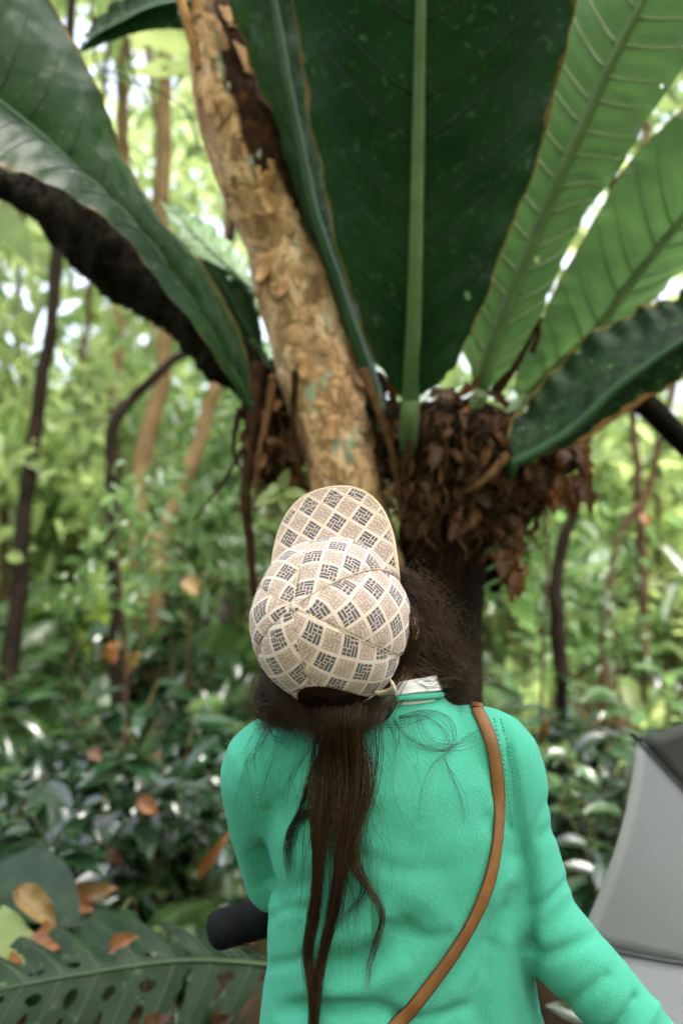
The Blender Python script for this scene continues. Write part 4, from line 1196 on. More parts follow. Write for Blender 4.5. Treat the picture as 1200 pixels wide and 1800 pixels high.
# adjusting strap with its loose end
ph = np.linspace(R(270) - .50, R(270) + .62, 30)
def ribbon(q, nrm, wdir, w_, t_):
    q = np.asarray(q); 
    V = np.stack([q + wdir * w_ / 2 + nrm * t_, q + wdir * w_ / 2 - nrm * t_, q - wdir * w_ / 2 - nrm * t_, q - wdir * w_ / 2 + nrm * t_], 1).reshape(-1, 3)
    F = [grid_faces(len(q), 4, True), np.array([[3, 2, 1, 0]]), np.array([[0, 1, 2, 3]]) + (len(q) - 1) * 4]
    return V, F
q = capP(ph, np.full(30, R(91)), .003); q[:, 2] += -.004 + .003 * np.sin(ph * 9); nn = unit(q * np.array([1, 1, 0]))
V, F = ribbon(q, nn, np.array([0, 0, 1.0]), .012, .0012)
capchild('closure_strap', V, F, M['cap'], np.stack([np.repeat(ph, 4) * .1 * KUV, V[:, 2] * KUV], -1))
q = catmull([capP(np.array(R(270) + .55), np.array(R(88)), .006), capP(np.array(R(270) + .66), np.array(R(89)), .013), capP(np.array(R(270) + .74), np.array(R(87)), .017), capP(np.array(R(270) + .80), np.array(R(83)), .010)], 14)
nn = unit(q * np.array([1, 1, 0]))
V, F = ribbon(q, nn, unit(np.array([0, 0.2, 1.0])), .016, .0016)
capchild('strap_end', V, F, M['cap_thread'])
# brim
na, nt_ = 61, 25
aa = np.linspace(-R(90), R(90), na); tt = np.linspace(0, 1, nt_)
inn = np.stack([ca * .985 * np.sin(aa * .70), cb * .985 * np.cos(aa * .70)], -1)
out = np.stack([.088 * np.sign(np.sin(aa)) * np.abs(np.sin(aa)) ** .8, .042 + .140 * np.abs(np.cos(aa)) ** .72], -1)
XY = inn[None] * (1 - tt)[:, None, None] + out[None] * tt[:, None, None]
Z = .002 - 1.75 * XY[..., 0] ** 2 - .10 * (XY[..., 1] - .08).clip(0) 
G = np.concatenate([XY, Z[..., None]], -1)
ra = R(38)
uvb = np.stack([(XY[..., 0] * math.cos(ra) - XY[..., 1] * math.sin(ra)) * KUV + 60.3, (XY[..., 0] * math.sin(ra) + XY[..., 1] * math.cos(ra)) * KUV + 60.1], -1)
br = capchild('brim', G.reshape(-1, 3), grid_faces(nt_, na), M['cap'], uvb.reshape(-1, 2))
sm = br.modifiers.new('thickness', 'SOLIDIFY'); sm.thickness = .0032; sm.offset = 0
for f_ in (1.0, .93, .84, .74):
    q = np.concatenate([inn * (1 - f_) + out * f_, (.0022 - 1.75 * (inn * (1 - f_) + out * f_)[:, :1] ** 2 - .10 * ((inn * (1 - f_) + out * f_)[:, 1:2] - .08).clip(0) + (0 if f_ == 1 else .0014))], -1)
    capchild('stitch_line', *tube(q, .002 if f_ == 1 else .0005, 6), M['cap_thread'])

# ---- hair
hr = np.random.default_rng(5)
mb = MB()
mb.add(*ellipsoid(H((0, -.018, .004)), (.09, .088, .098), 24, 16, HR))
mb.add(*ellipsoid(P(585, 1235, 1.0), (.085, .05, .035)))
mb.add(*ellipsoid(P(625, 1225, 1.02), (.045, .05, .04)))
mb.add(*ellipsoid(P(712, 1120, 1.06), (.026, .04, .055)))
mb.add(*ellipsoid(P(505, 1222, 1.02), (.026, .045, .028)))
V, Nn, F = remesh(mb, .007, 5)
V = V + Nn * np.array([nz(p * np.array([1, 1, .35]), 60) * .004 for p in V])[:, None]
me = mesh_np('hair', V - per_base, F, M['hair'])
hair = link('hair', me, person)
hair_tree = bvh(V, F)

HP, HRad, HT = [], [], []
NS = 22
def lock(guide, count, w0, w1, r=.00028, curl=0.0, cfreq=9.0, flat=.55, tone=.45, frizz=.0015, tip=.15, tvar=.25):
    """count hairs round a guide path; w0..w1 the lock's half width along it"""
    g = catmull(guide, NS)
    s = np.linspace(0, 1, NS)
    T = unit(np.gradient(g, axis=0))
    ref = np.array([0, 1.0, 0.15])
    A = unit(np.cross(T, ref)); B = np.cross(T, A)
    wd = np.interp(s, np.linspace(0, 1, len(w1)), w1) if hasattr(w1, '__len__') else w0 + (w1 - w0) * s
    for _ in range(count):
        a, b = hr.normal() * .42, hr.normal() * .42 * flat
        a2, b2 = a + hr.normal() * .35, b + hr.normal() * .2
        x = (a + (a2 - a) * s) * wd; y = (b + (b2 - b) * s) * wd
        ph = hr.random() * 6.28
        cf = cfreq * (0.7 + .6 * hr.random()); am = curl * (.4 + .9 * hr.random()) * np.minimum(1, s * 3)
        x = x + am * np.cos(cf * s * 2 + ph) + frizz * np.cumsum(hr.normal(size=NS)) * .35
        y = y + am * np.sin(cf * s * 2 + ph) + frizz * np.cumsum(hr.normal(size=NS)) * .25
        cut = 1 - .3 * hr.random() ** 2
        gi = np.stack([np.interp(s * cut, s, (g + A * x[:, None] + B * y[:, None])[:, k]) for k in range(3)], -1)
        HP.append(gi)
        HRad.append(r * (.7 + .6 * hr.random()) * (1 - (1 - tip) * s ** 3))
        HT.append(np.clip(tone + tvar * hr.normal(), 0, 1))
def onback(pxl, off):
    out = []
    for i, (x, y) in enumerate(pxl):
        h = hit(sw_tree, x, y)
        o_ = off[i] if hasattr(off, '__len__') else off
        if h is None: out.append(P(x, y, 1.0)); continue
        d = unit(h[0] - np.array(CAM))
        out.append(h[0] - d * o_ + np.array([0, 0, .0]))
    return out
top = [P(600, 1245, .955), P(598, 1275, .945)]
# the tail: many small wavy locks that part lower down into two strands
def tail_lock(path, offs, x_off, wamp, wph, n, wd, tone):
    pp = [(x + x_off * math.exp(-((y - 1360) / 130) ** 2) + wamp * math.sin(y / 46 + wph), y) for x, y in path]
    lock([P(600 + x_off * 1.3, 1240, .955), P(600 + x_off * 1.15, 1272, .945)] + onback(pp, offs), n, 0, wd, r=.00022, tone=tone, frizz=.0016, curl=.0010, cfreq=5, tvar=.3)
lft = [(584, 1330), (568, 1420), (560, 1520), (552, 1610), (540, 1680), (548, 1740), (550, 1800), (541, 1880)]
rgt = [(608, 1340), (604, 1430), (598, 1520), (586, 1600), (566, 1680), (556, 1740), (553, 1800), (548, 1880)]
for k in range(13):
    tail_lock(lft, [.020 + .006 * hr.random(), .018, .014, .011, .011, .010, .010, .010], hr.normal(-10, 16), hr.uniform(2, 6), hr.uniform(0, 6), 24, [.020, .016, .010, .006, .0038, .003, .003, .004, .004, .004], .45 + .25 * hr.random())
for k in range(16):
    tail_lock(rgt, [.022 + .006 * hr.random(), .020, .015, .012, .012, .011, .010, .010], hr.normal(8, 16), hr.uniform(2, 6), hr.uniform(0, 6), 24, [.020, .016, .011, .008, .005, .0045, .004, .004, .004, .004], .45 + .25 * hr.random())
for k in range(6):
    tail_lock([(632, 1330), (640, 1380), (634, 1430), (618, 1480), (612, 1530)], [.016, .014, .012, .01, .008], hr.normal(6, 6), hr.uniform(1, 4), hr.uniform(0, 6), 18, [.016, .012, .007, .005, .004, .003], .6 + .2 * hr.random())
for k in range(4):
    d_ = hr.normal(0, 3, 7)
    lock(onback([(618 + d_[0], 1470), (628 + d_[1], 1530), (655 + d_[2], 1570), (672 + d_[3], 1610), (660 + d_[4], 1660), (648 + d_[5], 1700), (645 + d_[6], 1745)], .008), 13, 0, [.007, .006, .004, .003, .003, .002, .001], r=.0002, tone=.65)
lock([P(580, 1270, .95)] + onback([(560, 1330), (545, 1370), (530, 1420), (512, 1460), (507, 1510), (512, 1560)], .008), 40, 0, [.03, .012, .008, .007, .006, .005], tone=.35)
lock(onback([(560, 1425), (530, 1435), (510, 1465), (504, 1500), (506, 1540)], .008), 34, 0, [.006, .006, .006, .006, .004], tone=.2)
lock(onback([(612, 1500), (640, 1560), (620, 1595), (595, 1625)], .007), 14, 0, [.006, .006, .006, .004], tone=.2)
for k in range(210):                                   # single hairs over the back
    x0 = hr.normal(600, 28); y0 = hr.uniform(1290, 1480)
    dx = hr.normal(0, 26)
    L = hr.uniform(120, 330)
    lock(onback([(x0, y0), (x0 + dx * .5, y0 + L * .3), (x0 + dx + hr.normal(0, 12), y0 + L * .65), (x0 + dx * .8 + hr.normal(0, 16), min(1860, y0 + L))], .006), 1, 0, .001, r=.00016, tone=.4, frizz=.002)
for k in range(60):                                    # wisps fanning over the shoulders
    x0 = hr.uniform(470, 720); sg = -1 if x0 < 590 else 1
    L = hr.uniform(60, 220)
    lock([P(x0, 1262, .965)] + onback([(x0 + sg * 14, 1300), (x0 + sg * hr.uniform(0, 60), 1300 + L * .5), (x0 + sg * hr.uniform(-10, 60), 1300 + L)], .006), 1, 0, .001, r=.00015, tone=.4, frizz=.003)
for pth in ([(700, 1262), (745, 1250), (785, 1262), (797, 1290), (790, 1320), (760, 1345), (740, 1390), (735, 1440), (700, 1500)], [(700, 1262), (745, 1255), (775, 1275), (790, 1300), (780, 1315), (735, 1312), (720, 1295)],
            [(735, 1262), (760, 1305), (810, 1310), (850, 1290), (880, 1285)], [(690, 1265), (720, 1300), (770, 1320), (800, 1310), (840, 1285), (865, 1290)], [(650, 1270), (700, 1272), (740, 1258), (770, 1250)],
            [(780, 1330), (800, 1370), (815, 1410), (822, 1460)], [(470, 1270), (455, 1310), (430, 1360), (415, 1420)], [(520, 1270), (490, 1310), (470, 1360), (455, 1420)], [(480, 1265), (450, 1290), (425, 1330)], [(560, 1290), (530, 1330), (500, 1390), (490, 1450)]):
    lock(onback(pth, .006), 5, 0, [.003, .005, .006, .004], r=.0002, tone=.4, frizz=.0015)
# hair swept under the cap towards the tail
for k in range(46):
    x0 = hr.uniform(455, 700)
    y0 = 1190 + 60 * (1 - ((x0 - 590) / 135) ** 2)
    x1 = 600 + (x0 - 590) * .32
    lock([P(x0, y0, 1.0), P(x0 * .65 + x1 * .35, y0 + 24 + 18 * hr.random(), .962), P(x0 * .3 + x1 * .7, 1262 + 8 * hr.random(), .945), P(x1, 1292 + 14 * hr.random(), .945)], 22, 0, [.012, .012, .01, .012], tone=.3, frizz=.002)
for k in range(40):                                    # left side, short mass to the shoulder
    x0 = hr.uniform(450, 505); y0 = 1185 + (x0 - 450) * .75
    lock([P(x0, y0, 1.015), P(x0 + hr.normal(0, 6), y0 + 45, .985), P(x0 + 10 + hr.normal(0, 10), 1262 + hr.normal(0, 8), .965), P(x0 + 20 + hr.normal(0, 20), 1285, .96)], 12, 0, [.008, .01, .012, .012], tone=.35, frizz=.003, curl=.002)
# curly mass on the right, spilling past the ear to the front of the shoulder
for k in range(300):
    t0 = hr.random()
    ys = 1000 + 190 * t0
    xs = 704 - 25 * max(0, t0 - .7) / .3 + 5 * hr.normal()
    spread = hr.random() ** .8
    out = 22 + 60 * np.sin(np.clip(t0 * 1.2 + .15, 0, 1.57))
    q0 = P(xs, ys, 1.02 + .04 * hr.random())
    q1 = P(xs + 12 + out * .7 * spread, ys + 14 + 22 * hr.random(), 1.02 + .06 * hr.random())
    q2 = P(732 + (10 + out) * spread + 8 * hr.normal(), min(1195, ys + 60 + 60 * hr.random()), 1.05 + .06 * hr.random())
    q3 = P(786 + 44 * spread + 10 * hr.normal(), 1222 + 18 * hr.random(), 1.11 + .05 * hr.random())
    lock([q0, q1, q2, q3], 6, 0, [.005, .013, .018, .016], r=.00023, curl=.0050 * (.25 + spread), cfreq=7, tone=.5 + .3 * spread, frizz=.0011, tvar=.3)
    if k % 3 == 0:
        lock([q0, q1, q2, q3], 3, 0, [.004, .012, .017, .02], r=.00036, curl=.0075 * (.3 + spread), cfreq=5, tone=.85, frizz=.0008, tvar=.15)
for k in range(46):                                    # strands combed back from the temple past the ear towards the nape
    t0 = hr.random()
    lock([P(700 + 22 * hr.random(), 1070 + 80 * t0, .985), P(698 + 6 * hr.normal(), 1140 + 50 * t0, .975), P(676 - 12 * hr.random(), 1200 + 22 * t0, .965), P(655 - 20 * hr.random(), 1242 + 14 * hr.random(), .955)], 8, 0, [.004, .008, .008, .01], tone=.4, frizz=.002, curl=.0015)
for k in range(9):                                     # a few strands falling across the ear
    a_ = hr.normal(0, 5, 3)
    lock([P(698 + a_[0], 1050, .985), P(722 + a_[1], 1085, .962), P(727 + a_[2], 1125, .960), P(712, 1180, .965), P(690, 1225, .962)], 9, 0, [.003, .006, .008, .008, .006], tone=.45, frizz=.001, curl=.001)
for k in range(210):                                    # frizz standing out along the edge
    t0 = hr.random()
    ex, ey = np.interp(t0, [0, .25, .5, .75, 1], [706, 742, 778, 800, 822]), np.interp(t0, [0, .25, .5, .75, 1], [1012, 1034, 1085, 1150, 1215])
    a_ = P(ex - 14 + 8 * hr.normal(), ey + 10 + 8 * hr.normal(), 1.06)
    d = np.array([hr.normal(.6, .5), hr.normal(0, .4), hr.normal(.3, .6)]) * .022
    lock([a_, a_ + d * .6 + [.006, 0, .003], a_ + d + [.014, 0, -.006], a_ + d * .8 + [.018, 0, -.026]], 2, 0, [.003, .005, .006], r=.00014, curl=.0055, cfreq=10, tone=.75, frizz=.001)
for k in range(30):
    x0 = hr.uniform(450, 520)
    lock([P(x0, 1240, .99), P(x0 - hr.uniform(0, 16), 1262, .98), P(x0 - hr.uniform(5, 30), 1285, .98)], 2, 0, [.002, .004, .006], r=.00017, tone=.5, frizz=.003)
HP = np.array(HP); HRad = np.array(HRad); HT = np.array(HT)
V, F = strands(HP, HRad)
me = mesh_np('hair_strands', V - per_base, F, M['hair'])
a = me.attributes.new('tone', 'FLOAT', 'POINT')
a.data.foreach_set('value', np.repeat(HT, NS * 3).astype(np.float32))
tag(link('hair_strands', me, hair), kind='stuff')

# ------------------------------------------------------------------ shoulder bag: strap across the back, bag at the left hip
bag_base = np.array([-.16, 1.06, .62])
bag = thing('shoulder_bag', bag_base, 'bag worn across the body on a narrow tan leather strap over the green sweater', 'bag')
pxp = catmull([(838, 1250), (858, 1290), (870, 1340), (875, 1400), (872, 1470), (860, 1540), (838, 1600), (800, 1668), (755, 1730), (712, 1785), (650, 1850), (560, 1925)], 60)
pts, nrs = [], []
for x, y in pxp:
    h = hit(sw_tree, x, y, .0035)
    if h is None: continue
    pts.append(h[0]); nrs.append(h[1])
front = [((-.10, 1.01, .82), (-.8, -.4, 0)), ((-.128, 1.075, .79), (-1, .1, 0)), ((-.09, 1.165, .86), (-.5, .9, 0)), ((.0, 1.185, 1.03), (0, 1, 0)), ((.08, 1.178, 1.14), (.1, 1, .1)), ((.14, 1.15, 1.25), (.2, 1, .3)), ((.165, 1.11, 1.315), (.2, .6, .8)), ((.18, 1.07, 1.342), (.2, .1, 1))]
pts = np.array(pts); nrs = np.array(nrs)
# smooth the laid path
for _ in range(4):
    pts[1:-1] = .25 * pts[:-2] + .5 * pts[1:-1] + .25 * pts[2:]
    nrs[1:-1] = .25 * nrs[:-2] + .5 * nrs[1:-1] + .25 * nrs[2:]
fp = catmull([pts[-1]] + [f[0] for f in front] + [pts[0]], 60)[1:-1]
fn = catmull([nrs[-1]] + [f[1] for f in front] + [nrs[0]], 60)[1:-1]
q = np.concatenate([pts, fp]); qn = unit(np.concatenate([nrs, fn]))
T = unit(np.gradient(q, axis=0)); Wd = unit(np.cross(T, qn)); qn = np.cross(Wd, T)
w_, t_ = .0145, .0024
prof = [(-.5, -1), (-.5, .3), (-.42, 1), (.42, 1), (.5, .3), (.5, -1)]
V = np.stack([q + Wd * (a * w_) + qn * (b * t_) for a, b in prof], 1).reshape(-1, 3)
F = grid_faces(len(q), 6, True)
st_ = link('strap', mesh_np('strap', V - bag_base, F[:, ::-1], M['strap'], True), bag)
for sgn in (-1, 1):
    V, F = tube(q + Wd * sgn * w_ * .5, .0013, 6)
    link('edge_binding', mesh_np('edge_binding', V - bag_base, F, M['strap_edge']), st_)
V, F = loft([(.60, -.17, 1.06, .03, .10), (.62, -.17, 1.06, .036, .108), (.72, -.17, 1.06, .038, .11), (.79, -.165, 1.06, .03, .108), (.80, -.165, 1.06, .02, .10)], 28)
link('bag_body', mesh_np('bag_body', V - bag_base, F, M['strap']), bag)
V, F = loft([(.70, -.175, 1.06, .038, .113), (.76, -.173, 1.06, .040, .114), (.803, -.165, 1.06, .033, .112), (.81, -.165, 1.06, .02, .10)], 28)
link('flap', mesh_np('flap', V - bag_base, F, M['strap_edge']), bag)

# ------------------------------------------------------------------ black padded tube held in front of the body
a_, b_ = P(366, 1640, 1.2), np.array([.045, 1.30, .985])
ax = unit(b_ - a_)
tb = thing('padded_tube', b_, 'black padded tube with rounded end poking out past the left side of the sweater', 'tube')
L = np.linalg.norm(b_ - a_)
tt = np.array([0, .004, .012, .024, .05, .052, .055, .058, .1, .16, .22, .27])
rr_ = np.array([.012, .022, .0275, .029, .029, .0275, .0275, .029, .0292, .0295, .029, .0285])
V, F = tube(a_ + ax * tt[:, None], rr_, 28)
V = V + unit(V - a_)* (.0008 * np.array([nz(p, 45) for p in V]))[:, None]
link('sleeve', mesh_np('sleeve', V - b_, F, M['black']), tb)
V, F = tube(np.array([a_ + ax * .26, a_ + ax * (L + .12)]), .012, 16)
link('rod', mesh_np('rod', V - b_, F, M['metal']), tb)

# ------------------------------------------------------------------ open umbrella on the right, hollow side to us
UC = np.array([.974, 1.323, .872])
UR = np.array([[-0.61113749, 0.73573755, 0.29189248], [0.66105424, 0.27160376, 0.699456], [0.43533694, 0.62042055, -0.65234967]])
r_u = .563
umb = thing('open_umbrella', UC, 'open silver umbrella seen from its hollow side at the right edge, shade painted on its upper panel', 'umbrella')
def U(p):
    return np.asarray(p, float) @ UR.T
def dome(rho):
    return .24 * (1 - rho ** 2)
for k in range(8):
    a0 = k * math.pi / 4
    n1, n2 = 22, 15
    rho = np.linspace(.03, 1, n1); f = np.linspace(0, 1, n2)
    RH, FFf = np.meshgrid(rho, f, indexing='ij')
    ang_ = a0 + FFf * math.pi / 4
    # straight chord between ribs, hem curving slightly inwards, cloth sagging to the inside
    p0 = np.stack([np.cos(a0) * RH, np.sin(a0) * RH], -1); p1 = np.stack([np.cos(a0 + math.pi / 4) * RH, np.sin(a0 + math.pi / 4) * RH], -1)
    XY = p0 * (1 - FFf[..., None]) + p1 * FFf[..., None]
    sag = np.sin(np.pi * FFf)
    XY = XY * (1 - .035 * sag * RH ** 2)[..., None]
    Z = dome(RH) - .018 * sag * RH * (1.2 - RH)
    G = np.concatenate([XY * r_u, Z[..., None]], -1)
    mat = M['umb_shaded'] if k == 0 else M['umb_light']  # upper panel gets its shade from the darker cloth colour
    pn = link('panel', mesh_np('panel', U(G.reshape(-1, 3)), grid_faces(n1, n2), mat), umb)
    if k == 0: pn['label'] = 'silver panel with shade painted into its colour'
    sm = pn.modifiers.new('t', 'SOLIDIFY'); sm.thickness = .0008
    q = np.stack([np.cos(a0) * rho * r_u, np.sin(a0) * rho * r_u, dome(rho) - .006], -1)
    rb = link('rib', mesh_np('rib', U(tube(q, .0024, 6)[0]), tube(q, .0024, 6)[1], M['metal']), umb)
    e = np.array([math.cos(a0), math.sin(a0), 0]) * r_u
    V, F = tube(np.array([e * .985 + [0, 0, -.004], e * 1.0, e * 1.02, e * 1.035]), [.003, .0045, .0045, .002], 10)
    link('tip', mesh_np('tip', U(V), F, M['black']), rb)
    q = np.array([[0, 0, -.07], [math.cos(a0) * .27, math.sin(a0) * .27, dome(.5) - .012]])
    link('stretcher', mesh_np('stretcher', U(tube(q, .0017, 6)[0]), tube(q, .0017, 6)[1], M['metal']), umb)
    m_ = a0 + math.pi / 8                             # stitched tuck in the middle of the panel
    q = np.array([[math.cos(m_) * (.30 + .012 * j), math.sin(m_) * (.30 + .012 * j), dome(.56 + .022 * j) - .0215 + .002 * abs(j - 1)] for j in range(3)])
    link('stitched_tuck', mesh_np('stitched_tuck', U(tube(q, .0022, 6)[0]), tube(q, .0022, 6)[1], mat), umb)
V, F = tube(np.array([[0, 0, .29], [0, 0, .23], [0, 0, -.3]]), [.003, .005, .005], 12)
link('shaft', mesh_np('shaft', U(V), F, M['metal']), umb)
# crook handle reaching back to the hand
hnd = WR + unit(WR - ER) * .085 + np.array([.0, .0, -.02])
V, F = tube(np.array([[0, 0, -.27], [0, 0, -.29], [0, 0, -.36], [0, 0, -.38]]), [.011, .014, .0145, .008], 16)
link('handle', mesh_np('handle', U(V), F, M['black']), umb)
e_ = UC + U([0, 0, -.375])
for sg in (-1, 1):                                    # wrist loop running to the hand
    q = catmull([e_, e_ * .6 + hnd * .4 + np.array([0, sg * .02, -.05]), hnd + np.array([0, sg * .012, .0]), hnd + np.array([-.02, 0, -.03])], 20)
    V, F = tube(q, .0022, 6)
    link('wrist_loop', mesh_np('wrist_loop', V - UC, F, M['black']), umb)
V, F = tube(np.array([[0, 0, -.06], [0, 0, -.11]]), [.009, .009], 12)
link('runner', mesh_np('runner', U(V), F, M['black']), umb)

# ------------------------------------------------------------------ forest behind
rb_ = random.Random(21)
def rotz(a):
    c, s = math.cos(a), math.sin(a)
    return np.array([[c, -s, 0], [s, c, 0], [0, 0, 1]])
def rotx(a):
    c, s = math.cos(a), math.sin(a)
    return np.array([[1, 0, 0], [0, c, -s], [0, s, c]])
def roty(a):
    c, s = math.cos(a), math.sin(a)
    return np.array([[c, 0, s], [0, 1, 0], [-s, 0, c]])

leaf_shapes = {}
def leaf_me(kind, mat, idx):
    key = (kind, mat, idx)
    if key not in leaf_shapes:
        rs = random.Random(hash(kind) % 1 + idx * 7 + len(kind))
        if kind == 'oval':
            V, F = blade(.2, .085, 6, rs.uniform(.2, 1.1), rs.uniform(.1, .5), rs.uniform(-.3, .3), .03, seed=idx)
        elif kind == 'strap':
            V, F = blade(.55, .078, 9, rs.uniform(.6, 1.5), rs.uniform(.2, .6), -.2, .03, seed=idx, base=.25)
        elif kind == 'paddle':
            V, F = blade(.6, .2, 9, rs.uniform(.3, 1.0), rs.uniform(.15, .45), -.1, .03, seed=idx, base=.06)
        leaf_shapes[key] = mesh_np('leaf', V, F, M[mat])
    return leaf_shapes[key]

def mtx(origin, d, up, scale=1.0):
    d = unit(d); z = unit(np.asarray(up) - d * np.dot(up, d)); x = np.cross(d, z)
    m = Matrix(np.array([x, d, z]).T.tolist()).to_4x4()
    return Matrix.Translation(Vector(origin)) @ m @ Matrix.Scale(scale, 4)

def shrub_proto(name, label, cat, group, mat, H_, nstem, per, lsize, spread, kind='oval', seed=0):
    """leafy shrub: stems and single leaves, each leaf a part"""
    rs = random.Random(seed)
    t = thing(name, (0, 0, 0), label, cat, group)
    for s in range(nstem):
        a = rs.uniform(0, 6.28); hh = H_ * rs.uniform(.6, 1.0)
        end = np.array([math.cos(a) * spread * rs.uniform(.3, 1), math.sin(a) * spread * rs.uniform(.3, 1), hh])
        q = catmull([(0, 0, -.08), end * [.25, .25, .4], end * [.7, .7, .8], end], 10)
        V, F = tube(q, np.linspace(.009, .003, 10), 5)
        link('stem', mesh_np('stem', V, F, M['stem']), t)
        for k in range(per):
            f = rs.uniform(.25, 1) ** .8
            p = np.array([np.interp(f, np.linspace(0, 1, 10), q[:, i]) for i in range(3)])
            b = rs.uniform(0, 6.28)
            d = np.array([math.cos(b), math.sin(b), rs.uniform(-.35, .5)])
            link('leaf', leaf_me(kind, mat, rs.randrange(5)), t, mtx(p, d, (rs.uniform(-.4, .4), rs.uniform(-.4, .4), 1), lsize * rs.uniform(.7, 1.25)))
    return t

def rosette_proto(name, label, group, mat, n, size, seed, kind='strap', tilt=(.25, 1.25)):
    rs = random.Random(seed)
    t = thing(name, (0, 0, 0), label, 'plant', group)
    for k in range(n):
        b = k * 2.4 + rs.uniform(-.3, .3); e = rs.uniform(*tilt)
        d = np.array([math.cos(b) * math.cos(e), math.sin(b) * math.cos(e), math.sin(e)])
        link('leaf', leaf_me(kind, mat, rs.randrange(5)), t, mtx(np.array([math.cos(b) * .02, math.sin(b) * .02, .0]), d, (rs.uniform(-.3, .3), rs.uniform(-.3, .3), 1), size * rs.uniform(.65, 1.2)))
    return t

def frond_V(L, n, pw, droop, seed):
    """one feather frond: rachis and leaflets in one mesh"""
    rs = random.Random(seed)
    m = MB()
    s = np.linspace(0, 1, 14)
    ang = .2 - droop * s
    y = np.cumsum(np.cos(ang)) / 14 * L; z = np.cumsum(np.sin(ang)) / 14 * L
    q = np.stack([0 * y, y, z], -1)
    m.add(*tube(q, np.linspace(.006, .0015, 14) * L / .8, 4))
    for k in range(n):
        f = .12 + .87 * k / n
        p = np.array([np.interp(f, s, q[:, i]) for i in range(3)])
        l = L * pw * (math.sin(math.pi * min(1, f * .9 + .12)) ** .7) * rs.uniform(.85, 1.1)
        for sx in (-1, 1):
            V, F = blade(l, L * .032, 3, rs.uniform(.4, 1.2), .2, .1)
            d = unit(np.array([sx, .55, .05 + rs.uniform(-.1, .1)])); zz = unit(np.array([0, .2, 1])); x = unit(np.cross(d, zz)); zz = np.cross(x, d)
            m.add(V @ np.array([x, d, zz]) + p, F)
    return m
frond_me = {}
def frond_mesh(mat, i, pw=.22, n=20):
    key = (mat, i, pw)
    if key not in frond_me:
        frond_me[key] = frond_V(1.0, n, pw, (.9, 1.4, 1.9)[i % 3], i).mesh('frond', M[mat])
    return frond_me[key]
def fern_proto(name, label, group, mat, n, size, seed, pw=.22, tilt=(.5, 1.2)):
    rs = random.Random(seed)
    t = thing(name, (0, 0, 0), label, 'fern', group)
    for k in range(n):
        b = k * 2.4 + rs.uniform(-.4, .4); e = rs.uniform(*tilt)
        d = np.array([math.cos(b) * math.cos(e), math.sin(b) * math.cos(e), math.sin(e)])
        link('frond', frond_mesh(mat, rs.randrange(3), pw), t, mtx((0, 0, .0), d, (0, 0, 1), size * rs.uniform(.7, 1.15)))
    return t

def leaf_cloud(n, centre_fn, size, rs, hang=.3):
    """n six-point leaves; centre_fn gives positions (n,3)"""
    C = centre_fn(n)
    d = rs.normal(size=(n, 3)); d[:, 2] = d[:, 2] * .6 - hang; d = unit(d)
    z = rs.normal(size=(n, 3)) * .7 + [0, 0, 1.0]
    x = unit(np.cross(d, z)); z = np.cross(x, d)
    L = (size * np.exp(rs.normal(0, .42, n)))[:, None]; W = L * rs.uniform(.28, .45, n)[:, None]
    fold = W * .25
    pts = [C, C + d * L * .3 + x * W * .5 + z * fold, C + d * L * .7 + x * W * .42 + z * fold, C + d * L - z * L * .12, C + d * L * .7 - x * W * .42 + z * fold, C + d * L * .3 - x * W * .5 + z * fold]
    V = np.stack(pts, 1).reshape(-1, 3)
    b = (np.arange(n) * 6)[:, None]
    F = np.concatenate([b + [0, 1, 2, 3], b + [0, 3, 4, 5]])
    return V, F

def put(proto, first, x, y, rz, sc, z=None):
    o = proto if first else copy_tree(proto)
    o.location = (x, y, ground_z(x, y) - .01 if z is None else z)
    o.rotation_euler = (0, 0, rz)
    o.scale = (sc, sc, sc)
    return o

# prototypes --------------------------------------------------------
protos = {}
used = set()
base_label = {}
base_group = {}
def place(key, x, y, sc=1.0, label=None, z=None, rz=None):
    o = put(protos[key], key not in used, x, y, rb_.uniform(0, 6.28) if rz is None else rz, sc, z)
    used.add(key)
    if label is None:                                  # tell the repeats apart by side and distance
        side = 'left of the person' if x < 0.1 else 'right of the person'
        dist = 'close by' if y < 3.6 else ('a few steps back' if y < 6.2 else 'far back among the trees')
        label = base_label[key] + ' ' + side + ', ' + dist
        o['group'] = base_group[key] + ' ' + side + ', ' + dist
    o['label'] = label
    return o
gp = 'leafy shrubs of the undergrowth'
for i in range(3):
    protos['shrub_dark%d' % i] = shrub_proto('leafy_shrub', 'dark glossy leafy shrub', 'shrub', 'dark glossy shrubs of the undergrowth', 'bg_dark', (.8, 1.0, .6)[i], 5, 7, (.95, 1.1, .85)[i], .42, seed=i)
    protos['shrub_mid%d' % i] = shrub_proto('leafy_shrub', 'mid green leafy shrub', 'shrub', 'mid green shrubs of the undergrowth', 'bg_mid', (1.1, 1.4, .9)[i], 6, 7, (1.0, 1.15, .9)[i], .5, seed=i + 10)
    protos['shrub_bright%d' % i] = shrub_proto('leafy_shrub', 'light green leafy shrub', 'shrub', 'light green shrubs of the forest', 'bg_bright', (1.9, 2.4, 1.5)[i], 6, 9, (1.1, 1.25, 1.0)[i], .7, seed=i + 20)
for i in range(2):
    protos['rosette%d' % i] = rosette_proto('strap_leaf_plant', 'rosette of dark glossy strap leaves', 'strap leaf plants in the undergrowth', 'bg_dark', 20, (1.0, .8)[i], i + 5)
    protos['paddle%d' % i] = rosette_proto('broad_leaf_plant', 'plant with big upright paddle leaves', 'paddle leaf plants in the undergrowth', ('bg_mid', 'bg_bright')[i], 9, (1.2, 1.5)[i], i + 8, 'paddle', (.7, 1.4))
protos['fern0'] = fern_proto('fern', 'yellow green drooping fern', 'yellow green ferns', 'fern', 9, .75, 3)
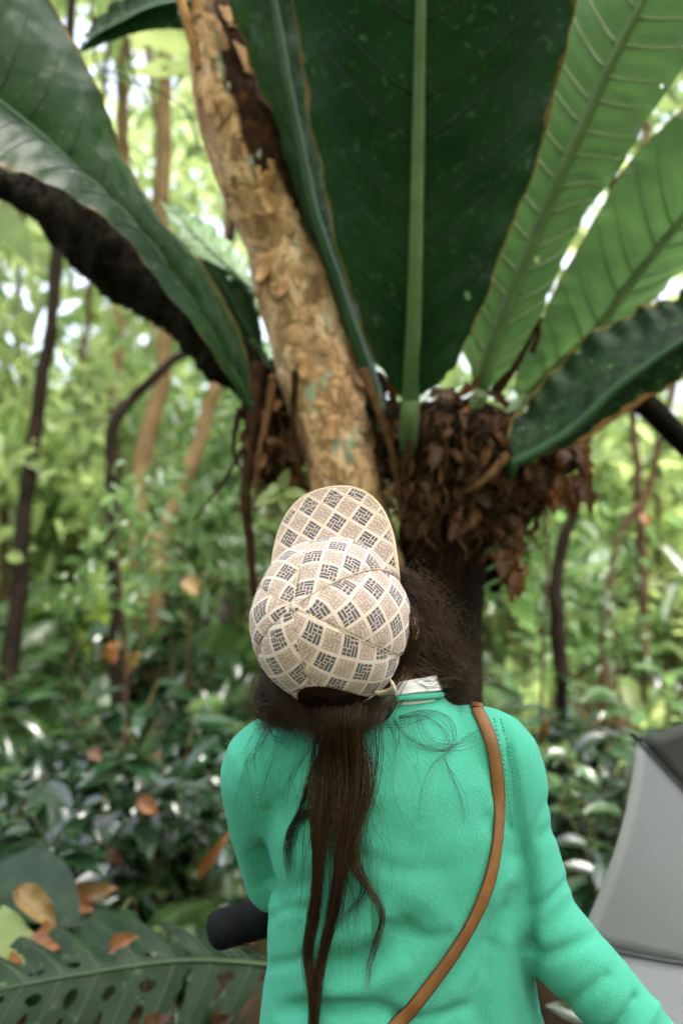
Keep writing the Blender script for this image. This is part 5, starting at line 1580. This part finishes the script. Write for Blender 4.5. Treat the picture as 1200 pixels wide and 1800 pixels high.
protos['fern1'] = fern_proto('fern', 'mid green arching fern', 'mid green ferns', 'bg_mid', 11, .8, 4)
protos['palm0'] = fern_proto('small_palm', 'small palm with narrow leaflets', 'small palms of the undergrowth', 'bg_mid', 10, 1.3, 6, .34, (.6, 1.3))
for o in (protos['palm0'],): o['category'] = 'palm'

def clear(x, y):
    """keep the tree, the person, the umbrella and the path where the camera stands free"""
    return math.hypot(x - .12, y - 1.6) > 1.15 and not (abs(x) < 1.0 and y < 1.9) and not (x > .2 and x < 1.7 and y < 2.3 and y > .2)

for k_, o_ in protos.items(): base_label[k_], base_group[k_] = o_['label'], o_['group']
# the plants nearest the camera on the left
place('rosette0', -0.92, 3.45, 1.0, 'large dark rosette of strap leaves low on the left, orange dead leaves caught in it', rz=.4)
place('rosette1', -1.42, 3.2, .95, 'dark strap leaf rosette at the left edge beside the yellow dead leaf')
place('rosette1', -0.5, 3.9, .9, 'strap leaf rosette behind the shoulder on the left')
place('shrub_dark0', -1.15, 4.1, 1.0, 'dark glossy shrub just behind the large rosette')
place('fern1', -1.9, 3.9, 1.0, 'mid green fern with fine leaflets at the left edge')
place('fern0', -1.62, 5.6, 1.35, 'yellow green fern hanging in front of the leaning tan trunk', z=.75)
place('palm0', -3.0, 5.5, 1.3, 'small palm with narrow hanging leaflets at the left edge')
place('fern1', -0.62, 3.2, .7, 'small green fern between the rosette and the sweater')
# right hand side near
place('shrub_dark0', 1.25, 3.6, 1.0, 'dark glossy shrub seen between the right sleeve and the umbrella')
place('shrub_mid0', 1.05, 4.4, .9, 'mid green shrub right behind the right shoulder')
place('paddle1', 1.18, 4.1, .55, 'plant with pale green upright paddle leaves in the undergrowth')

for k_, xx, yy, sc_ in (('shrub_dark1', .58, 2.05, .5), ('shrub_dark0', .78, 2.35, .6), ('shrub_dark2', .45, 2.62, .6), ('shrub_dark1', .66, 1.75, .4), ('rosette0', -1.25, 4.0, 1.0), ('rosette1', -1.75, 4.3, 1.1), ('shrub_dark1', -1.0, 4.9, .9), ('fern0', -2.1, 4.6, .9)):
    place(k_, xx, yy, sc_)
# scattered undergrowth ------------------------------------------------
def scatter(keys, n, xr, yr, sr, zr=None):
    k = 0; tries = 0
    while k < n and tries < n * 40:
        tries += 1
        y = rb_.uniform(*yr); x = rb_.uniform(*xr)
        if not clear(x, y): continue
        place(rb_.choice(keys), x, y, rb_.uniform(*sr))
        k += 1
dk = ['shrub_dark0', 'shrub_dark1', 'shrub_dark2', 'rosette0', 'rosette1']
for xx, yy, sc_ in ((1.0, 2.95, .75), (1.25, 3.1, .8), (.85, 3.3, .7), (1.45, 3.5, .9), (1.05, 3.75, .95), (.8, 2.75, .55), (1.6, 2.9, .8), (.62, 2.7, .5)):
    place(rb_.choice(['shrub_dark0', 'shrub_dark1', 'shrub_mid0']), xx, yy, sc_)
for xx, yy, sc_ in ((-1.05, 2.7, .6), (-.75, 2.75, .6), (-1.3, 2.5, .6), (-.55, 2.6, .5), (-.9, 2.3, .45), (-.6, 2.2, .4), (-1.5, 2.9, .8), (-.4, 3.1, .6), (-1.2, 3.0, .7), (-.8, 2.55, .75), (-1.1, 2.35, .7), (-.45, 2.35, .55), (-1.35, 2.75, .85), (-.7, 3.1, .9), (-.98, 2.95, .8), (-.3, 2.75, .55)):
    place(rb_.choice(['rosette0', 'rosette1', 'rosette1', 'shrub_dark1', 'fern1']), xx, yy, sc_)
scatter(['rosette0', 'rosette1'], 26, (-2.6, -.4), (2.9, 5.2), (.8, 1.3))
scatter(['palm0', 'fern1'], 9, (-3.0, -.5), (4.0, 6.5), (.7, 1.1))
scatter(dk, 16, (-3.0, -.45), (2.9, 5.5), (.7, 1.1))
scatter(dk + ['shrub_mid0', 'shrub_mid2'], 16, (.75, 3.2), (2.9, 5.5), (.6, 1.0))
scatter(['shrub_dark1', 'shrub_mid0', 'rosette0', 'shrub_dark2', 'paddle0', 'fern1', 'shrub_dark0'], 38, (-4.5, -.4), (4.6, 8), (.8, 1.15))
scatter(['shrub_mid0', 'shrub_mid2', 'shrub_bright2', 'paddle1', 'shrub_bright0'], 24, (.9, 4.5), (4.6, 8), (.55, .85))
scatter(['shrub_bright0', 'shrub_bright1', 'shrub_bright2', 'shrub_mid1', 'palm0'], 26, (-5.5, -.3), (6, 10.5), (.8, 1.2))
scatter(['shrub_bright0', 'shrub_bright1', 'shrub_bright2', 'paddle1'], 20, (.8, 5.5), (6, 10.5), (.8, 1.2))

# young trees: trunk and crown --------------------------------------------
crs = np.random.default_rng(31)
crown_protos = []
for i in range(3):
    def fn(n, i=i):
        c = crs.normal(size=(9 + i * 2, 3)) * [.75, .75, .5]
        k = crs.integers(0, len(c), n)
        return c[k] + crs.normal(size=(n, 3)) * .26
    V, F = leaf_cloud(330, fn, .22, crs)
    crown_protos.append(mesh_np('crown', V, F, M['bg_bright'] if i else M['bg_mid']))
def slim_tree(name, pxl, Y, r, mat, label, cr=1.0, h=5.5, group=None, base=None):
    """trunk along photograph points (from the foot up), continuing to a crown above"""
    q = [P(x, y, Y) for x, y in pxl]
    foot = q[0].copy(); foot[2] = ground_z(foot[0], foot[1]) - .1
    if q[0][2] > foot[2] + .15:
        q = [foot * .85 + np.array([q[0][0], q[0][1], foot[2]]) * .15] + q
    top = q[-1]
    if top[2] < h - .5:
        dv = (q[-1] - q[-2]); dv = dv / max(abs(dv[2]), .3)
        q += [top + np.array([dv[0] * .35, 0, 1]) * (h - top[2]) * .5 + [.05, 0, 0], top + np.array([dv[0] * .3, .1, 1]) * (h - top[2])]
    q = np.array(q)
    t = thing(name, q[0], label, 'tree', group)
    n = 90
    V, F = tube(catmull(q, n), np.linspace(r * 1.1, r * .55, n), 10)
    V = V + np.array([[nz(p, 5) + .6 * nz(p, 17), nz(p, 6, (4, 0, 0)), 0] for p in V]) * min(r * .8, .02)
    link('trunk', mesh_np('trunk', V - q[0], F, M[mat]), t)
    c = link('crown', rb_.choice(crown_protos), t)
    c.location = Vector(q[-1] - q[0]) + Vector((0, 0, .1)); c.scale = (cr,) * 3; c.rotation_euler = (0, 0, rb_.uniform(0, 6))
    return t
slim_tree('slim_tree', [(20, 1180), (36, 1000), (40, 920), (55, 800), (72, 690), (90, 560), (102, 430), (108, 300)], 5.0, .052, 'sap_dark', 'slim dark trunk curving up near the left edge', h=6.0)
slim_tree('slim_tree', [(205, 1150), (196, 900), (197, 825), (203, 745), (240, 690), (300, 638), (350, 600), (385, 520)], 4.4, .034, 'sap_dark', 'dark crooked trunk bending right towards the mossy branch', h=5.0)
slim_tree('slim_tree', [(250, 1200), (248, 1050), (243, 930), (246, 840), (262, 760), (282, 680), (290, 600), (285, 480)], 5.6, .075, 'sap_tan', 'thick tan leaning trunk behind the yellow green fern', h=6.5)
slim_tree('slim_tree', [(270, 1150), (285, 960), (318, 860), (345, 790), (372, 700), (385, 650), (392, 560)], 5.4, .058, 'sap_tan', 'tan trunk leaning right, just left of the root mass', h=6.5)
slim_tree('slim_tree', [(128, 1250), (120, 1080), (150, 860), (140, 690), (160, 500)], 6.5, .03, 'sap_brown', 'thin brown trunk between the dark left trunk and the crooked one', h=6.5)
slim_tree('slim_tree', [(30, 1100), (45, 800), (30, 560), (42, 350)], 7.5, .035, 'sap_dark', 'thin far trunk at the very left edge', h=8)
slim_tree('slim_tree', [(205, 1000), (200, 700), (218, 420), (215, 200), (222, 60)], 6.8, .07, 'sap_tan', 'pale blurred trunk rising behind the mossy branch', h=8.5)
slim_tree('slim_tree', [(280, 1000), (270, 420), (283, 260), (262, 90)], 7.2, .05, 'sap_tan', 'pale far trunk seen between the left leaf and the broken trunk', h=8.5)
slim_tree('slim_tree', [(975, 1290), (985, 1230), (980, 1100), (982, 1010), (1000, 940), (1018, 870), (1026, 800), (1040, 690)], 3.9, .036, 'sap_dark', 'dark curving trunk right of the root mass', h=5.0)
slim_tree('slim_tree', [(950, 1290), (956, 1100), (962, 960), (960, 860)], 3.6, .008, 'sap_brown', 'very thin brown stem beside the dark curving trunk', cr=.3, h=3.0)
slim_tree('slim_tree', [(1062, 1130), (1068, 1030), (1082, 960), (1112, 900), (1150, 820)], 5.4, .034, 'sap_brown', 'brown slanting trunk in the bright forest on the right', h=5.5)
slim_tree('slim_tree', [(1136, 1180), (1128, 1000), (1120, 850), (1114, 730), (1116, 560)], 5.6, .034, 'sap_brown', 'straight brown trunk below the dark branch on the right', h=6)
slim_tree('slim_tree', [(1160, 1100), (1156, 900), (1150, 740)], 7.5, .03, 'sap_brown', 'thin trunk nearest the right edge', h=6.5)
slim_tree('slim_tree', [(1080, 1050), (1050, 900), (1060, 740)], 8.0, .03, 'sap_tan', 'pale thin far trunk in the bright forest on the right', h=6.5)
slim_tree('slim_tree', [(900, 1150), (905, 1000), (915, 900)], 7.0, .03, 'sap_brown', 'brown far trunk just right of the lower trunk', h=6.5)

# leafy young trees filling the middle distance
def leafy_trees(n, xr, yr, zr, cr, seed):
    rs = random.Random(seed)
    for k in range(n):
        y = rs.uniform(*yr); x = rs.uniform(*xr) * y
        zt = rs.uniform(*zr)
        side = 'left' if x < 0 else 'right'
        t = thing('young_tree', (x, y, ground_z(x, y) - .05), 'thin leafy young tree, blurred, in the ' + ('dense forest left of the root mass' if x < 0 else 'bright forest right of the lower trunk'), 'tree',
                  'young trees of the forest on the ' + side)
        q = catmull([(0, 0, 0), (rs.uniform(-.1, .1), rs.uniform(-.1, .1), zt * .5), (rs.uniform(-.25, .25), rs.uniform(-.2, .2), zt)], 16)
        V, F = tube(q, np.linspace(.022, .01, 16), 6)
        link('trunk', mesh_np('trunk', V, F, M['sap_brown']), t)
        c = link('crown', rs.choice(crown_protos), t)
        c.location = Vector(q[-1]); s_ = rs.uniform(*cr); c.scale = (s_, s_, s_ * rs.uniform(.9, 1.5)); c.rotation_euler = (0, 0, rs.uniform(0, 6))
leafy_trees(26, (-.48, -.06), (5.5, 10.5), (1.0, 3.2), (.5, .95), 4)
leafy_trees(18, (.14, .48), (6.5, 11), (.9, 2.7), (.5, .95), 5)

for px, py, Y, s_, lab in ((206, 960, 4.1, .24, 'leafy young tree covering the foot of the dark crooked trunk'), (318, 930, 4.9, .26, 'leafy young tree in front of the tan leaning trunks'),
                          (1075, 1060, 5.0, .25, 'leafy young tree in front of the slanting trunk on the right')):
    c_ = P(px, py, Y)
    b_ = np.array([c_[0], c_[1], ground_z(c_[0], c_[1]) - .05])
    t = thing('young_tree', b_, lab, 'tree')
    q = catmull([(0, 0, 0), (.04, .02, (c_[2] - b_[2]) * .5), (0, 0, c_[2] - b_[2])], 16)
    V, F = tube(q, np.linspace(.014, .007, 16), 6)
    link('trunk', mesh_np('trunk', V, F, M['sap_brown']), t)
    c = link('crown', crown_protos[0], t)
    c.location = Vector(q[-1]); c.scale = (s_, s_, s_ * 1.5); c.rotation_euler = (0, 0, px)

# hanging vines at the upper left
for pxl, Y, lab in (([(155, -60), (165, 60), (172, 115), (230, 140), (320, 185), (350, 260)], 2.9, 'dark thin vine looping across the upper left corner'), ([(185, -60), (215, 60), (235, 130), (260, 180)], 2.9, 'second thin vine hanging straight from the upper left corner')):
    q = [P(x, y, Y) for x, y in pxl]
    t = thing('hanging_vine', q[0], lab, 'vine')
    V, F = tube(catmull(q, 40), .004, 6)
    link('stem', mesh_np('stem', V - q[0], F, M['sap_dark']), t)
# blurred leaves close to the upper left gap
vb = P(190, 180, 3.0)
# ------------------------------------------------------------------ monstera leaf at the lower left, and other big leaves there
mo_base = P(500, 1700, 1.75)
mon = thing('monstera_plant', (mo_base[0] + .05, 1.95, .12), 'plant with a large holed and slotted leaf across the lower left corner', 'plant')
mo_o = world_loc(mon)
def monstera(base, tip, down, upv, wd, wu, seed, name='leaf'):
    n1, n2 = 230, 90
    s = np.linspace(0, 1, n1)
    mid = catmull([base, base * .66 + tip * .34 + np.array([0, 0, .03]), base * .3 + tip * .7 + np.array([0, 0, .02]), tip], n1)
    t = np.linspace(-1, 1, 2 * n2 + 1)
    prof = np.clip(np.sin(np.pi * np.clip(s * .93 + .05, 0, 1)) ** .55, 0.02, 1)
    Sx, Tx = np.meshgrid(s, t, indexing='ij')
    wv = np.where(Tx > 0, wd, wu)
    V = mid[:, None] + (np.where(Tx[..., None] > 0, np.asarray(down), np.asarray(upv)) * (np.abs(Tx) * wv * prof[:, None])[..., None])
    # lobes sweep towards the tip, blade arches over
    V = V + (tip - base)[None, None] * (.16 * np.abs(Tx) ** 1.3)[..., None]
    V[..., 2] -= .22 * (np.abs(Tx) ** 2) * wv * np.where(Tx > 0, .4, .9) * prof[:, None]
    nl = 8.5
    ph = Sx * nl + .25 * seed
    f = np.abs(ph - np.round(ph))               # 0 at slot centre
    V[..., 2] += .012 * np.cos(2 * np.pi * ph) * np.abs(Tx) * -1
    jit = .06 * np.sin(np.round(ph) * 5.3 + seed)
    ts = np.where(Tx > 0, .23, .5)
    slot = (f < .17 * np.clip((np.abs(Tx) - ts - jit) / .22, 0, 1) ** .5 + .05 * np.clip((np.abs(Tx) - .8) / .2, 0, 1)) & (np.abs(Tx) > ts + jit)
    hole = ((f / (.17 + .06 * np.sin(np.round(ph) * 3.7))) ** 2 + ((np.abs(Tx) - np.where(Tx > 0, .145, .2) - jit * .4) / (.055 + .015 * np.cos(np.round(ph) * 2.1))) ** 2 < 1) & (Sx < .93)
    slot = slot & (Sx < .95)
    bad = (slot | hole).ravel()
    F = grid_faces(n1, 2 * n2 + 1)
    F = F[~(bad[F].sum(1) >= 2)]
    lf = link(name, mesh_np(name, V.reshape(-1, 3) - mo_o, F, M['monstera']), mon)
    Vt, Ft = tube(mid + np.array([0, -.002, .002]), np.linspace(.0055, .0015, n1), 6)
    link('midrib', mesh_np('midrib', Vt - mo_o, Ft, M['monstera_vein']), lf)
    for k in range(9):
        for sg in (-1, 1):
            sk = (k + .5 - .25 * seed) / nl
            if not .03 < sk < .95: continue
            i = int(sk * (n1 - 1))
            jj = (n2 + sg * np.linspace(0, n2 - 4, 14)).astype(int)
            Vt, Ft = tube(V[i, jj] + np.array([0, -.0015, .0015]), np.linspace(.0017, .0005, 14), 5)
            link('side_vein', mesh_np('side_vein', Vt - mo_o, Ft, M['monstera_vein']), lf)
    return lf
M['monstera_vein'] = plain('monstera_vein', (0.03, 0.065, 0.026), (0.05, 0.09, 0.035), 0.5, 20, 0.1)
M['monstera'] = leaf_mat('monstera_leaf', (0.006, 0.020, 0.008), (0.016, 0.039, 0.016), (0.025, 0.07, 0.018), .2, .42, 12, (60, .64, (.07, .10, .05)), 0, .3, 30, .25)
tipm = P(-20, 1745, 1.62)
monstera(mo_base, tipm, unit([0, -.62, -.72]), unit([-.15, .75, .42]), .26, .13, 1)
for q in ([mo_base, mo_base + np.array([.04, .1, -.12]), np.array([mo_o[0], mo_o[1], mo_o[2] - .2])],):
    V, F = tube(catmull(q, 16), .007, 8)
    link('petiole', mesh_np('petiole', V - mo_o, F, M['stem']), mon)

# broad grey-green leaf with the yellow dead leaf at the left edge
def single_leaf(name, a_, b_, width, mat, label, cat, nrm, curl=.5, droop=0.0, fold=.2, wav=.03, group=None, stalk=None):
    a_, b_ = np.asarray(a_), np.asarray(b_)
    L = np.linalg.norm(b_ - a_); d = unit(b_ - a_); z = unit(np.asarray(nrm) - d * np.dot(nrm, d)); x = np.cross(d, z)
    V, F = blade(L, width, 12, curl, fold, droop - curl * .35, wav, seed=int(L * 1e4) % 50)
    V = V @ np.array([x, d, z])
    if stalk is None:
        o = link(name, mesh_np(name, V, F, M[mat])); o.location = Vector(a_)
        return tag(o, label, cat, group)
    t = thing(name, stalk[-1], label, cat, group)
    link('leaf', mesh_np('leaf', V + a_ - np.asarray(stalk[-1]), F, M[mat]), t)
    V, F = tube(catmull([a_] + list(stalk), 14), .005, 6)
    link('stalk', mesh_np('stalk', V - np.asarray(stalk[-1]), F, M['stem']), t)
    return t
g0 = lambda x, y: np.array([x, y, ground_z(x, y) - .05])
single_leaf('broad_leaf_plant', P(-30, 1530, 2.3), P(138, 1612, 2.05), .24, 'monstera', 'broad grey green leaf sloping down at the left edge', 'plant', (.2, -.5, .8), stalk=[np.array([-1.15, 2.5, .4]), g0(-1.15, 2.6)])
single_leaf('broad_leaf_plant', P(10, 1740, 1.9), P(8, 1588, 2.0), .14, 'bg_bright', 'bright green oval leaf at the left edge above the holed leaf', 'plant', (.6, -.7, .3), stalk=[np.array([-.82, 1.95, .2]), g0(-.82, 2.0)])
single_leaf('broad_leaf_plant', P(215, 1600, 2.2), P(165, 1700, 1.9), .14, 'monstera', 'grey green leaf pointing down above the holed leaf', 'plant', (.1, -.6, .7), stalk=[np.array([-.62, 2.4, .4]), g0(-.6, 2.5)])
single_leaf('broad_leaf_plant', P(280, 1690, 2.1), P(390, 1655, 1.75), .09, 'bg_dark', 'dark narrow leaf under the end of the black tube', 'plant', (.1, -.5, .8), stalk=[np.array([-.5, 2.3, .4]), g0(-.5, 2.4)])

# dead leaves lying in the undergrowth, each a thing
dead_spec = [((245, 1400), (275, 1432), 2.9, .06, 'dead_orange', 'curled orange dead leaf standing out above the large rosette'),
             ((180, 1492), (215, 1520), 3.1, .06, 'dead_orange', 'small orange dead leaf in the dark heart of the rosette'),
             ((345, 1545), (402, 1465), 2.6, .035, 'dead_orange', 'long narrow orange dead leaf near the left elbow'),
             ((30, 1560), (100, 1628), 2.05, .065, 'dead_yellow', 'yellow brown leaf lying under the grey green leaf'),
             ((115, 1585), (200, 1558), 2.4, .07, 'dead_yellow', 'yellow curled leaf left of the rosette heart'),
             ((120, 1578), (160, 1600), 2.3, .06, 'dead_orange', 'pinkish brown leaf below the yellow curled leaf'),
             ((62, 1640), (102, 1668), 1.95, .07, 'dead_orange', 'orange brown leaf below the grey green leaf'),
             ((195, 1668), (232, 1646), 1.66, .034, 'dead_orange', 'reddish brown leaf resting on the holed leaf'),
             ((5, 1690), (36, 1702), 1.95, .05, 'dead_orange', 'small orange leaf at the left edge'),
             ((250, 1812), (292, 1788), 1.6, .035, 'dead', 'pinkish dead leaf at the bottom beneath the holed leaf'),
             ((372, 1805), (402, 1790), 1.6, .03, 'dead', 'dead leaf at the bottom beside the sweater'),
             ((420, 1625), (445, 1655), 2.0, .04, 'dead_orange', 'small tan leaf just above the black tube'),
             ((325, 1015), (350, 1045), 4.5, .1, 'dead_yellow', 'yellow leaf hanging in the middle of the left forest'),
             ((195, 1165), (205, 1125), 4.2, .1, 'dead_orange', 'orange brown leaf below the yellow green fern'),
             ((230, 1175), (245, 1150), 4.2, .1, 'dead_yellow', 'yellow leaf below the yellow green fern'),
             ((272, 925), (268, 975), 4.8, .09, 'dead_orange', 'rust coloured leaf hanging beside the tan trunk'),
             ((268, 1330), (280, 1345), 3.4, .05, 'dead_orange', 'tiny orange leaf above the curled one'),
             ((160, 1320), (175, 1335), 3.5, .06, 'dead', 'brown leaf left of the tiny orange one'),
             ((1128, 900), (1142, 925), 4.6, .05, 'dead_orange', 'orange leaf in the bright forest on the right'),
             ((948, 1300), (962, 1262), 3.6, .05, 'dead_orange', 'orange brown leaf behind the right shoulder')]
for (x0, y0), (x1, y1), Y, wd, mat, lab in dead_spec:
    single_leaf('dead_leaf', P(x0, y0, Y), P(x1, y1, Y - .06), wd, mat, lab, 'leaf', (rb_.uniform(-.4, .4), -.7, .6), curl=rb_.uniform(.7, 1.9), fold=rb_.uniform(.3, .7), wav=.13)

# ------------------------------------------------------------------ far forest: one mass of leaves all round the clearing, open to the sky above
frs = np.random.default_rng(77)
cl = []
n_cl = 0
while n_cl < 480:
    a = frs.uniform(0, 2 * math.pi); rr2 = frs.uniform(8.5, 17)
    x, y = rr2 * math.sin(a), rr2 * math.cos(a) + 1.0
    front = math.cos(a)
    top = 4.2 + 2.2 * nz((x * .3, y * .3, 1.0), 1) + (.8 if front < 0 else 0)
    if .06 < a < .75: top = 2.4 + 1.4 * nz((x * .4, y * .4, 5.0), 1)
    z = frs.uniform(0.0, 1.0) ** 1.1 * max(1.6, top)
    if abs(a - math.pi) < .0: continue
    cl.append((x, y, z)); n_cl += 1
# ragged high crowns on the left with sky between
for _ in range(110):
    a = frs.uniform(-.75, -.02); rr2 = frs.uniform(8.5, 15)
    cl.append((rr2 * math.sin(a), rr2 * math.cos(a) + 1, frs.uniform(3.5, 9.5)))
for _ in range(60):
    a = frs.uniform(.1, .7); rr2 = frs.uniform(9, 15)
    cl.append((rr2 * math.sin(a), rr2 * math.cos(a) + 1, frs.uniform(3.5, 8)))
# forest behind the camera
for _ in range(230):
    a = frs.uniform(math.pi * .55, math.pi * 1.45); rr2 = frs.uniform(4.2, 9)
    cl.append((rr2 * math.sin(a), rr2 * math.cos(a), frs.uniform(0, 7)))
# unseen boughs added overhead to dim the light on the person
for _ in range(110):
    cl.append((frs.uniform(-3.6, 3.2), frs.uniform(-4.2, 1.2), frs.uniform(4.6, 7.2)))
cl = np.array(cl)
def ffn(n):
    k = frs.integers(0, len(cl), n)
    return cl[k] + frs.normal(size=(n, 3)) * [.42, .42, .34]
V, F = leaf_cloud(60000, ffn, .24, frs)
o = link('far_forest', mesh_np('far_forest', V, F, M['far']))
tag(o, 'blurred mass of light green forest leaves all around', None, None, 'stuff')
